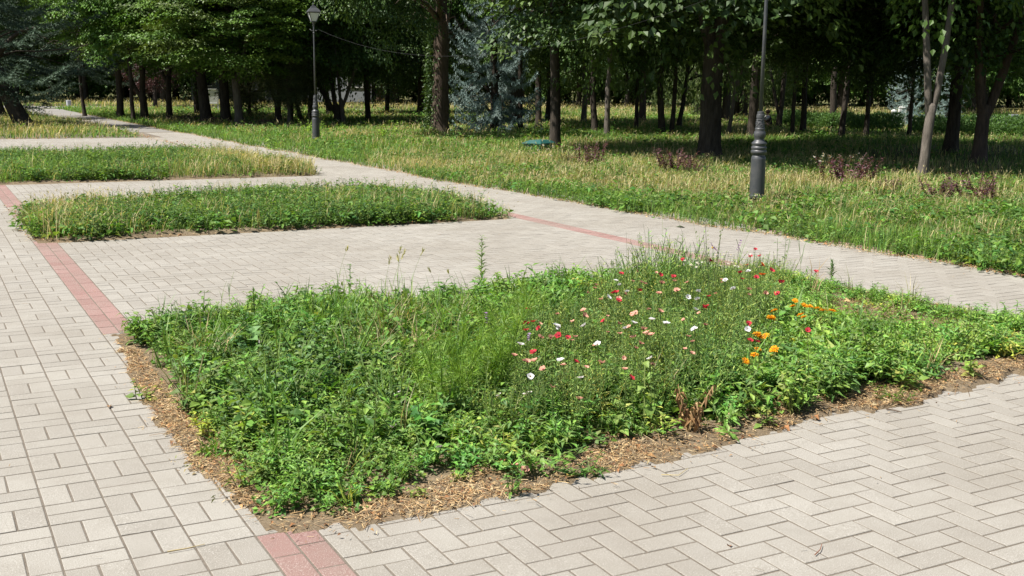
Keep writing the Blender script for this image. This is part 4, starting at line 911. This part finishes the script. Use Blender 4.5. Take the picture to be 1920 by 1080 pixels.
UMB = [(r.uniform(1265, 1450), r.uniform(474, 502)) for k in range(34)]
put(UMB, 'daisy', "pale_flower", "tiny cream-white flower among the tallest stems of the flower clump", "flower", "tiny cream flowers at the top of the clump", .42, .8, .3)
PINK = [(r.uniform(1000, 1440), r.uniform(500, 690)) for k in range(40)]; PINK = [q for q in PINK if inpoly(*at(*q, .3)[:2], FLAX)]
put(PINK, 'peach', "flax_flower", "small peach-pink five-petalled flower with dark eye in the front bed", "flower", "peach flowers in the front bed", .33, .75)

# ------------------------------------------------------------------ plants that stand out by themselves
def plant(name, label, pos, T, cat="plant", scale=1.0, rz=0.0, group=None, m=None):
    g = Geo(); g.add(*T); o = link(name, g.mesh(name, m or M_WEED), None, pos); o.scale = (scale,) * 3; o.rotation_euler = (0, 0, rz); return tag(o, label, cat, group)
def gpos(px, py, y=None):
    p = at(px, py); return (p[0], p[1], float(ground_z(p[0], p[1])) - .002 if .05 < p[1] < 3.5 else .0)
FLB = np.array([(.15, .25, .06), (.19, .29, .08), (.12, .21, .05)])
plant("tall_weed", "tall single-stemmed weed with narrow leaves against the grey paving", gpos(902, 540), clump_stems(801, 1, .52, .0, 95, .075, leafT(.2, .25, .2), .05, .6, FLB * 1.15, .005, (.2, .27, .1), .04))
plant("tall_weed", "short dense leafy spike at the bed's back edge beside the right walk", gpos(1558, 533), clump_stems(802, 2, .2, .01, 40, .05, LEAF_NAR, .08, .8, DARKG * 1.2, .003, (.15, .22, .06), .1))
plant("branching_weed", "wiry branching stems with tiny buds above the flower clump", bed_point(1338, 500, .4)[0] * [1, 1, 0], (lambda: (lambda g_: ([tube(g_, np.array([[0, 0, 0], [dx * .3, dy, .3], [dx, dy * 1.6, h_]]), [.0032, .0025, .0014], 4, (.13, .17, .07)) for dx, dy, h_ in ((-.09, .0, .6), (-.04, .03, .66), (.02, -.02, .62), (.07, .02, .6), (-.14, .02, .56))], [heads(g_, np.array([[dx * q, dy, .3 + .33 * q]]), np.array([[.6, .2, .7]]), np.array([.02]), np.array([.008]), (.16, .2, .07)) for dx, dy in ((-.09, .0), (-.04, .03), (.02, -.02), (.07, .02), (-.14, .02)) for q in np.linspace(.3, .95, 9)], g_.arrays())[-1])(Geo()))())
plant("upright_weed", "upright leafy stem right of the flower clump's top", bed_point(1462, 520, .3)[0] * [1, 1, 0], clump_stems(804, 2, .52, .02, 16, .055, LEAF_LAN, .12, .35, GREENS * .9, .003, (.13, .2, .06), .25))
plant("broad_leaved_weed", "weed with large pale pointed leaves in the left of the bed", gpos(468, 700), clump_stems(805, 3, .30, .04, 9, .12, leafT(.35, .3, .68), .35, .15, np.array([(.13, .25, .09), (.16, .29, .10)]), .005, (.16, .24, .08), .35))
plant("broad_leaved_weed", "dark upright nettle-like weed left of the bed's centre", gpos(578, 705), clump_stems(806, 4, .28, .05, 14, .075, LEAF_OV, .3, .1, DARKG, .004, (.1, .17, .05), .2))
plant("broad_leaved_weed", "dark bushy weed near the bed's left back corner", gpos(352, 650), clump_stems(807, 6, .2, .08, 10, .06, LEAF_OV, .5, .1, DARKG * .9, .003, (.1, .17, .05), .2))
plant("broad_leaved_weed", "weed with a pair of large bluish leaves left of centre in the bed", gpos(520, 765), clump_stems(817, 3, .16, .05, 7, .11, leafT(.35, .3, .6), .6, .1, np.array([(.14, .26, .11), (.12, .23, .08)]), .004, (.16, .24, .08), .35))
for k, (px, py, h_, lab) in enumerate([(900, 768, 1.6, "tall yellow-green feathery plant beside the dark gap in the bed"), (838, 795, 1.3, "lower yellow-green feathery plant left of the tall one"), (985, 655, .9, "feathery plant beneath the scarlet flowers at the bed's middle"), (935, 660, .8, "feathery plant just left of the scarlet flowers"), (1030, 640, .85, "feathery plant behind the two white flowers"), (690, 850, .55, "small feathery seedling near the bed's front left")]):
    plant("feathery_plant", lab, gpos(px, py), clump_feather(820 + k, 10, .3, FEATHER, .09), scale=h_, rz=k * 1.3)
SUN = np.array([(.25, .36, .09), (.20, .32, .07)])
plant("young_sunflower", "tall weak stem with large pale green leaves at the bed's front", gpos(1208, 812), clump_stems(830, 1, .36, .0, 9, .085, leafT(.3, .35, .7), .08, .0, SUN, .005, (.25, .32, .1), .15))
plant("young_sunflower", "smaller pale leafy seedling near the tall weak stem", gpos(1160, 822), clump_stems(831, 1, .12, .0, 6, .09, leafT(.3, .35, .7), .1, .1, SUN, .004, (.25, .32, .1), .3))
BRN = np.array([(.32, .19, .09), (.40, .27, .14), (.24, .14, .07)])
plant("withered_weed", "withered brown curled weed at the bed's front edge", gpos(1290, 815), clump_stems(832, 5, .17, .06, 14, .045, leafT(1.2, 1.2, .5), .7, -.3, BRN, .004, (.35, .24, .12), .3), m=M_LITTER)
plant("edge_weed", "small weed with peach flowers growing out of the front litter", gpos(960, 928), clump_stems(833, 4, .11, .03, 9, .042, LEAF_LAN, .6, .1, GREENS * 1.05))
plant("edge_weed", "flat green weed creeping on to the front pavers", gpos(1105, 893), clump_stems(834, 6, .06, .03, 9, .045, LEAF_LAN, 2.2, .1, GREENS))
for k, (px, py, lab) in enumerate([(270, 752, "yellowish weed in the litter at the bed's left edge"), (400, 790, "tall yellowing weed at the bed's left edge above brown litter"), (1440, 800, "low pale green weed in the front litter, below the calendulas"), (1710, 735, "broad low weed at the front edge on the far right"), (1820, 715, "weed in the litter near the right end of the front edge"), (865, 905, "single yellow leaf plant in the front litter"), (790, 935, "tiny green seedling in the front left litter")]):
    plant("edge_weed", lab, gpos(px, py), clump_stems(840 + k, 4, .09, .05, 7, .05, LEAF_OV, .8, .15, np.array([(.25, .33, .07), (.33, .34, .09), (.18, .29, .06)])), scale=(1.0, 1.6, 1.0, 1.3, 1.1, .55, .5)[k])
plant("leafy_weed", "pale green bushy weed standing up at the bed's right end", gpos(1765, 650), clump_stems(850, 7, .26, .07, 12, .05, LEAF_LAN, .4, .3, GREENS * 1.1))
plant("leafy_weed", "reddish green dock-like weed beside the bushy one at the right end", gpos(1805, 665), clump_stems(851, 4, .24, .05, 12, .045, LEAF_LAN, .3, .5, np.array([(.26, .28, .08), (.2, .3, .06)])))
plant("leafy_weed", "bushy grass-like weed at the middle of the bed's back edge", gpos(1060, 560), clump_grass(852, 40, .26, .006, .09, .8, GREENS))
plant("leafy_weed", "leafy weed at the back edge left of the flower clump", gpos(1150, 550), clump_stems(853, 5, .2, .06, 10, .06, LEAF_LAN, .5, .3, GREENS))
plant("leafy_weed", "weed with knobbly upright tip at the back edge, left of the barley", gpos(655, 575), clump_stems(854, 3, .3, .05, 16, .04, LEAF_OV, .25, .4, GREENS))
def stalk(seed, h, head=.07, lean=.25, w=.0016):
    r_ = np.random.default_rng(seed); g_ = Geo(); a = r_.uniform(0, 6.28); t = np.linspace(0, 1, 7); P = np.stack([np.cos(a) * lean * h * t ** 2, np.sin(a) * lean * h * t ** 2, h * t], -1)
    tube(g_, P, np.linspace(w, w * .6, 7), 3, (.2, .27, .09)); d = norm(P[-1:] - P[-2:-1]); n = 16; t_ = r_.uniform(0, 1, n)[:, None]
    if head: heads(g_, P[-1] + d * t_ * head, norm(d + r_.normal(0, .25, (n, 3))), np.full(n, .035), np.full(n, .006), pick(np.array([(.38, .40, .17), (.5, .45, .25)]), n, r_))
    blades(g_, P[[1, 2]], np.array([h * .5, h * .35]), np.array([.005, .004]), r_.uniform(0, 6.28, 2), np.array([.5, .6]), pick(GREENS, 2, r_)); return g_.arrays()
for k, (px, py, h_, hd) in enumerate([(634, 548, .3, .03), (735, 560, .28, .07), (745, 565, .34, .07), (722, 560, .24, .07), (758, 565, .25, .06), (770, 560, .3, .06), (655, 560, .24, 0), (820, 560, .18, .03), (865, 560, .2, 0), (850, 555, .16, .02), (430, 565, .2, 0), (415, 575, .17, 0)]):
    plant("grass_stalk", "tall thin grass stalk at the back edge of the front bed", gpos(px, py), stalk(860 + k, h_, hd), "grass stalk", group="grass stalks at the back of the front bed")
for k, (px, py, z) in enumerate([(1195, 530, .62), (1250, 520, .6), (1110, 530, .45), (1160, 530, .5), (1225, 520, .5), (1395, 505, .55), (1415, 500, .5), (1300, 510, .5)]):
    p = at(px, py); plant("grass_stalk", "long bare grass stalk rising above the flower clump", (p[0], min(p[1], 3.2), .02), stalk(880 + k, z, .0, .3, .0013), "grass stalk", group="bare stalks above the flower clump")
# small things lying on the pavers
def fallen(name, label, px, py, col, L, w=.55, rz=0.0):
    g_ = Geo(); p = at(px, py); V, F = leafT(.4, .25, w); g_.add(V * L + [0, 0, .006], F, col); o = link(name, g_.mesh(name, M_LITTER), None, (p[0], p[1], .004)); o.rotation_euler = (0, 0, rz); tag(o, label, "leaf")
fallen("fallen_leaf", "yellow fallen leaf on pavers beside the creeping green weed", 1063, 900, (.62, .42, .12), .05, .7, .4)
fallen("fallen_leaf", "curled brown leaf on the left walk beside the bed", 203, 767, (.34, .2, .1), .05, .5, 1.2)
fallen("fallen_leaf", "dark green fallen leaf on the right walk past the flower clump", 1266, 427, (.07, .1, .04), .16, .35, -.3)
fallen("fallen_leaf", "pale round leaf in the front litter above the creeping weed", 1150, 846, (.42, .48, .3), .045, .95, .9)
def twig(label, pts, rad, col, name="twig"):
    P = np.array([at(px, py, .008) for px, py in pts]); g_ = Geo(); c = P.mean(0) * [1, 1, 0]; tube(g_, P - c, np.linspace(rad, rad * .5, len(P)), 5, col); tag(link(name, g_.mesh(name, M_LITTER), None, c), label, "twig")
twig("short dark twig on the pavers at the right of the front edge", [(1662, 767), (1675, 769), (1690, 773)], .004, (.09, .06, .04))
twig("long pale straw lying on the left pavers near the corner", [(314, 1034), (350, 1028), (384, 1020)], .0022, (.52, .42, .22), "straw")
twig("reddish forked twig on the front pavers at lower right", [(1528, 1040), (1538, 1030), (1541, 1020)], .002, (.25, .1, .06))
twig("yellow straw on pavers right of the creeping weed", [(1240, 890), (1272, 891), (1290, 878)], .002, (.55, .45, .22), "straw")

# ------------------------------------------------------------------ the meadow's shrubs and flowers
PURP = np.array([(.13, .055, .075), (.18, .08, .10), (.095, .042, .055), (.21, .12, .13)])
for k, (px, py, sc, lab) in enumerate([(1113, 312, 1.35, "purple-leaved bush with a tall tip in front of the green box"), (1070, 308, .7, "low sprawling purple-brown twigs left of the purple-leaved bush"), (1268, 325, 1.45, "rounded purple bush before the thickest trunk"), (1300, 330, .85, "small purple bush right of the rounded one"), (1582, 345, 1.5, "purple bush with white flowers beside it, right of the near lamp"), (1668, 362, .75, "thin dark purple shoot left of the pale Y-forked tree's foot"), (1765, 380, 1.1, "low spreading purple bush below the pale Y-forked tree"), (1830, 384, 1.25, "rightmost low purple bush in the meadow")]):
    d = float((at(px, py) - CAM) @ F3); plant("barberry_bush", lab, at(px, py) * [1, 1, 0], clump_stems(900 + k, 24, .30, .24, 22, .05, LEAF_OV, .75 if k not in (0, 5) else .35, .2, PURP, .005, (.09, .05, .04), .25), "bush", sc, k)
LIME = np.array([(.25, .42, .05), (.30, .47, .07)])
for k, (px, py, sc, lab) in enumerate([(728, 262, 1.0, "bright lime-green sapling shoot left of the ivy trunk"), (815, 258, .85, "lime-green shoot at the foot of the ivy trunk"), (580, 255, 1.0, "lime-green shoot beside the far lamp's base"), (430, 240, .7, "small lime-green shoot below the pale grey trunk"), (645, 250, .7, "lime-green shoot right of the far lamp"), (1490, 288, .5, "little leafy shoot in the shade right of the near lamp"), (1165, 285, .5, "little leafy shoot in the shade band beyond the purple bushes")]):
    plant("sapling", lab, at(px, py) * [1, 1, 0], clump_stems(920 + k, 7, .42, .2, 12, .1, LEAF_OV, .6, .2, LIME, .005, (.2, .25, .08), .3), "sapling", sc, k)
r = np.random.default_rng(123)
for k in range(26):
    cx, cy = ((1012, 318), (1545, 335), (1600, 330))[k % 3]; p = at(cx + r.normal(0, 12), cy + r.normal(0, 5)); h_ = r.uniform(.25, .42)
    flower('daisy', "white_wildflower", "tiny white wildflower standing in the meadow grass", "flower", "white wildflowers in the meadow", (p[0], p[1], 0), h_, r, 2.2, .3)
g = Geo(); b0 = TREES[19]; p0 = at(b0[1], b0[2]); rr = np.random.default_rng(55); n = 2600
zz = rr.uniform(0, 4.2, n) ** 1.0; aa = math.atan2(-R3[1], -R3[0]) + rr.normal(-.35, .75, n); rad = .29 - .02 * zz + np.abs(rr.normal(0, .12, n)) * (1 - .12 * zz)
P = np.stack([np.cos(aa) * rad, np.sin(aa) * rad, zz], -1) ; d_ = np.stack([np.cos(aa), np.sin(aa), -.5 + 0 * aa], -1) + rr.normal(0, .5, (n, 3)); place(g, LEAF_OV, P, basis(norm(d_), rdir(rr, n)), rr.uniform(.06, .12, n), pick(LIND * .9, n, rr))
tag(link("ivy", g.mesh("ivy", M_LEAF), None, p0 * [1, 1, 0]), "ivy climbing the left side of the massive grey-brown trunk", "ivy")

# ------------------------------------------------------------------ hedges and what stands behind them
HG = np.array([(.10, .20, .05), (.13, .235, .06), (.085, .17, .045)])
def hedge(label, pa, pb, h_, w, seed):
    rr = np.random.default_rng(seed); a, b = pa[:2], pb[:2]; L = np.linalg.norm(b - a); ux = np.array([*(b - a) / L, 0]); uy = np.array([-ux[1], ux[0], 0]); root = empty("hedge", (a[0], a[1], 0), label, "hedge")
    n = int(L * 2300); s_ = rr.uniform(0, L, n); q = rr.normal(0, .36, n).clip(-.55, .55); top = h_ * (.85 + .35 * noise2(s_, 0 * s_, seed, .7)) * (1 - .5 * (q / .55) ** 2); z = top * rr.uniform(.1, 1, n) ** .6
    P = ux * s_[:, None] + uy * (q * w * 1.4)[:, None] + np.array([0, 0, 1.0]) * z[:, None]; d_ = norm(np.array([0, 0, .9]) + uy * (q * 1.2)[:, None] + rr.normal(0, .5, (n, 3))); g = Geo()
    place(g, LEAF_LAN, P, basis(d_, rdir(rr, n)), rr.uniform(.07, .14, n), pick(HG, n, rr)); link("foliage", g.mesh("foliage", M_WEED), root); g = Geo()
    for k in range(int(L * 3)):
        x = rr.uniform(0, L); tube(g, np.array([ux * x, ux * (x + rr.normal(0, .1)) + uy * rr.normal(0, .1) + [0, 0, h_ * .7]]), [.02, .008], 5)
    link("stems", g.mesh("stems", M_BARK), root)
hedge("left clipped hedge beyond the dark trunks, right of the near lamp", at(1468, 240), at(1568, 246), .64, .75, 61)
hedge("middle hedge ending at a grassy gap", at(1584, 249), at(1690, 252), .64, .8, 62)
hedge("long right-hand hedge running out of the frame", at(1708, 256), at(2120, 264), .62, .8, 63)
# slatted bench behind the right hedge
c = px_at(1857, 42); root = empty("park_bench", (c[0], c[1], 0), "pale grey slatted bench back showing over the right-hand hedge", "bench", None, -YAW + .12); root.scale = (1, 1, .56)
for k in range(5): g = Geo(); box(g, np.array([0, .02 * k, .52 + .1 * k]), (1.62, .03, .07), 0); link("slat", g.mesh("slat", M_GREYP), root)
for sx in (-.7, .7): g = Geo(); box(g, np.array([sx, .03, .5]), (.07, .08, 1.0)); link("leg", g.mesh("leg", M_GREYP), root)
g = Geo(); box(g, np.array([0, -.26, .45]), (1.62, .44, .05)); link("seat", g.mesh("seat", M_GREYP), root)
for sx in (-.7, .7): g = Geo(); box(g, np.array([sx, -.42, .21]), (.07, .07, .43)); link("leg", g.mesh("leg", M_GREYP), root)
g = Geo(); box(g, np.array([.64, .02, 1.0]), (.34, .12, .16)); link("end_cap", g.mesh("end_cap", M_GREYP), root)
for k, (px, hh, ww) in enumerate([(1664, .68, .22), (1679, .84, .28), (1699, .66, .09)]):
    c = px_at(px, 46 if k < 2 else 46.5); g = Geo(); box(g, np.array([0, 0, hh * .42]), (ww, ww, hh * .84), -YAW, taper=.86); box(g, np.array([0, 0, .06]), (ww * 1.5, ww * 1.5, .12), -YAW); lathe(g, [(hh * .84, ww * .42), (hh * .88, ww * .55), (hh * .95, ww * .4), (hh, .01)], 8)
    tag(link("stone_post", g.mesh("stone_post", M_WHITE), None, (c[0], c[1], 0)), ("short white stone post behind the hedge gap", "taller white stone post behind the hedge gap", "thin white post beside the silvery spruce")[k], "post")
# green box under the brown trunk
p = at(1010, 284); root = empty("green_box", (p[0], p[1], 0), "low teal-painted box with sloping lid beside the reddish brown trunk", "box", None, -YAW - .55)
g = Geo(); box(g, np.array([.0, .0, .1]), (.44, .62, .3)); link("body", g.mesh("body", M_TEAL), root)
g = Geo(); hull8(g, [np.array(q) for q in ((-.25, -.34, .25), (.25, -.34, .25), (.25, .34, .25), (-.25, .34, .25))], [np.array(q) for q in ((-.12, -.2, .33), (.16, -.2, .33), (.16, .22, .33), (-.12, .22, .33))]); hull8(g, [np.array(q) for q in ((-.25, -.34, .225), (.25, -.34, .225), (.25, .34, .225), (-.25, .34, .225))], [np.array(q) for q in ((-.25, -.34, .249), (.25, -.34, .249), (.25, .34, .249), (-.25, .34, .249))]); link("lid", g.mesh("lid", M_TEAL), root); root.scale = (1, 1, .8)
# notice board, bin, brushwood, building
c = px_at(402, 56); root = empty("notice_board", (c[0], c[1], 0), "white framed notice board standing between two dark trunks", "notice board", None, -YAW + .25)
for sx in (-.27, .27): g = Geo(); box(g, np.array([sx, 0, .55]), (.06, .06, 1.1)); link("leg", g.mesh("leg", M_WHITE), root)
g = Geo(); box(g, np.array([0, 0, .8]), (.46, .03, .66)); link("panel", g.mesh("panel", M_WHITE), root)
g = Geo(); box(g, np.array([0, -.005, 1.15]), (.6, .07, .05)); box(g, np.array([0, -.005, .45]), (.48, .06, .05)); link("frame", g.mesh("frame", M_WHITE), root)
c = px_at(136, 64); root = empty("litter_bin", (c[0], c[1], 0), "small bluish grey litter bin beyond the crossing road", "litter bin"); root.scale = (.75, .75, .75)
g = Geo(); lathe(g, [(.0, .14), (.05, .16), (.5, .19), (.52, .2), (.54, .18), (.4, .16)], 16); link("body", g.mesh("body", M_GREYP, False), root)
g = Geo(); lathe(g, [(.0, .17), (.03, .17), (.035, .1)], 16); link("foot", g.mesh("foot", M_IRON), root)
for px, py, lab, sd in ((345, 229, "heap of dry brushwood beside the thick leaning maple", 71), (494, 237, "low heap of brown brushwood left of the Y-shaped tree", 72), (408, 233, "few dry branches lying between two thick trunks", 73)):
    rr = np.random.default_rng(sd); g = Geo(); p = at(px, py)
    for k in range(46 if sd != 73 else 18):
        a = rr.uniform(0, 3.14); l_ = rr.uniform(.3, .85); q = rr.normal(0, .3, 3) * [1, 1, 0] + [0, 0, rr.uniform(.02, .22)]; dv = np.array([np.cos(a), np.sin(a), rr.normal(.1, .25)]) * l_ / 2; tube(g, np.array([q - dv, q + rr.normal(0, .04, 3), q + dv]), [.013, .01, .005], 4)
    tag(link("brushwood_pile", g.mesh("brushwood_pile", M_WOOD), None, (p[0], p[1], 0)), lab, "brushwood")
c = px_at(560, 96); rt = -YAW; root = empty("park_building", (c[0], c[1], 0), "long low bluish grey building far behind the trees near far lamp", "building", None, rt)
g = Geo(); box(g, np.array([0, 0, 1.9]), (16, 7, 3.8)); link("wall", g.mesh("wall", M_WALL), root); g = Geo(); box(g, np.array([0, 0, 3.95]), (16.6, 7.6, .3)); link("roof", g.mesh("roof", M_ROOF), root)
for k in range(6):
    g = Geo(); x = -6.6 + k * 2.4
    for sx in (-.62, .62): box(g, np.array([x + sx, -3.53, 1.9]), (.08, .08, 1.5))
    for sz in (1.19, 2.61): box(g, np.array([x, -3.53, sz]), (1.16, .08, .08))
    w_ = link("window", g.mesh("window", M_WHITE), root); g = Geo(); box(g, np.array([x, -3.51, 1.9]), (1.16, .03, 1.34)); link("pane", g.mesh("pane", M_GLASS), w_)
g = Geo(); box(g, np.array([7.2, -3.52, 1.05]), (.95, .06, 2.1)); link("door", g.mesh("door", M_WOOD), root)

# ------------------------------------------------------------------ the small figure sitting in the grass beyond the near lamp
c = at(1441, 241); bm_v = []; bm_e = []; bm_r = []
def jn(p, rad, to=None):
    bm_v.append(p); bm_r.append(rad)
    if to is not None: bm_e.append((to, len(bm_v) - 1))
    return len(bm_v) - 1
pel = jn((0, 0, .13), .105); sp = jn((-.01, .03, .27), .095, pel); ch = jn((-.03, .06, .42), .1, sp); nk = jn((-.04, .06, .5), .045, ch); hd = jn((-.05, .05, .58), .078, nk); jn((-.05, .045, .66), .06, hd)
for sgn in (-1, 1):
    sh = jn((-.04, .06 + .13 * sgn, .45), .045, ch); el = jn((-.16, .05 + .16 * sgn, .31), .035, sh); wr = jn((-.3, .02 + .12 * sgn, .24), .026, el); hm = jn((-.345, .01 + .11 * sgn, .235), .024, wr)
    for k in range(5): kn = jn((-.375, .01 + .11 * sgn + (k - 2) * .011, .232 - .004 * abs(k - 2)), .008, hm); jn((-.40 + .004 * abs(k - 2), .01 + .11 * sgn + (k - 2) * .013, .218), .007, kn)
    hp = jn((-.04, .07 * sgn, .12), .085, pel); kn = jn((-.30, .10 * sgn, .24), .058, hp); an = jn((-.46, .09 * sgn, .06), .036, kn); jn((-.56, .09 * sgn, .045), .032, an)
me = bpy.data.meshes.new("person"); me.from_pydata(bm_v, bm_e, []); me.materials.append(M_SKIN)
pr = link("person", me, None, (c[0], c[1], 0)); pr.rotation_euler = (0, 0, -YAW); pr.modifiers.new("skin", 'SKIN').use_smooth_shade = True
for v, q in zip(me.skin_vertices[0].data, bm_r): v.radius = (q, q)
me.skin_vertices[0].data[0].use_root = True
sb = pr.modifiers.new("smooth", 'SUBSURF'); sb.levels = sb.render_levels = 1
tag(pr, "small figure in a dark top with a white sleeve band, sitting in distant grass", "person")
g = Geo(); tube(g, np.array([[0, 0, .09], [0, .01, .2], [-.01, .04, .32], [-.03, .06, .42], [-.035, .06, .47]]), [.135, .125, .12, .13, .07], 16); link("dark_top", g.mesh("dark_top", M_DARKCLOTH, True), pr)
g = Geo()
for sgn in (-1, 1): tube(g, np.array([[-.04, .06 + .12 * sgn, .455], [-.1, .055 + .148 * sgn, .38], [-.16, .05 + .16 * sgn, .315]]), [.06, .052, .045], 10)
link("white_sleeves", g.mesh("white_sleeves", M_WHITECLOTH, True), pr)
g = Geo(); lathe(g, [(.56, .07), (.6, .088), (.64, .088), (.675, .07), (.69, .03)], 14, (-.035, .06, 0)); link("hair", g.mesh("hair", M_HAIR, True), pr)
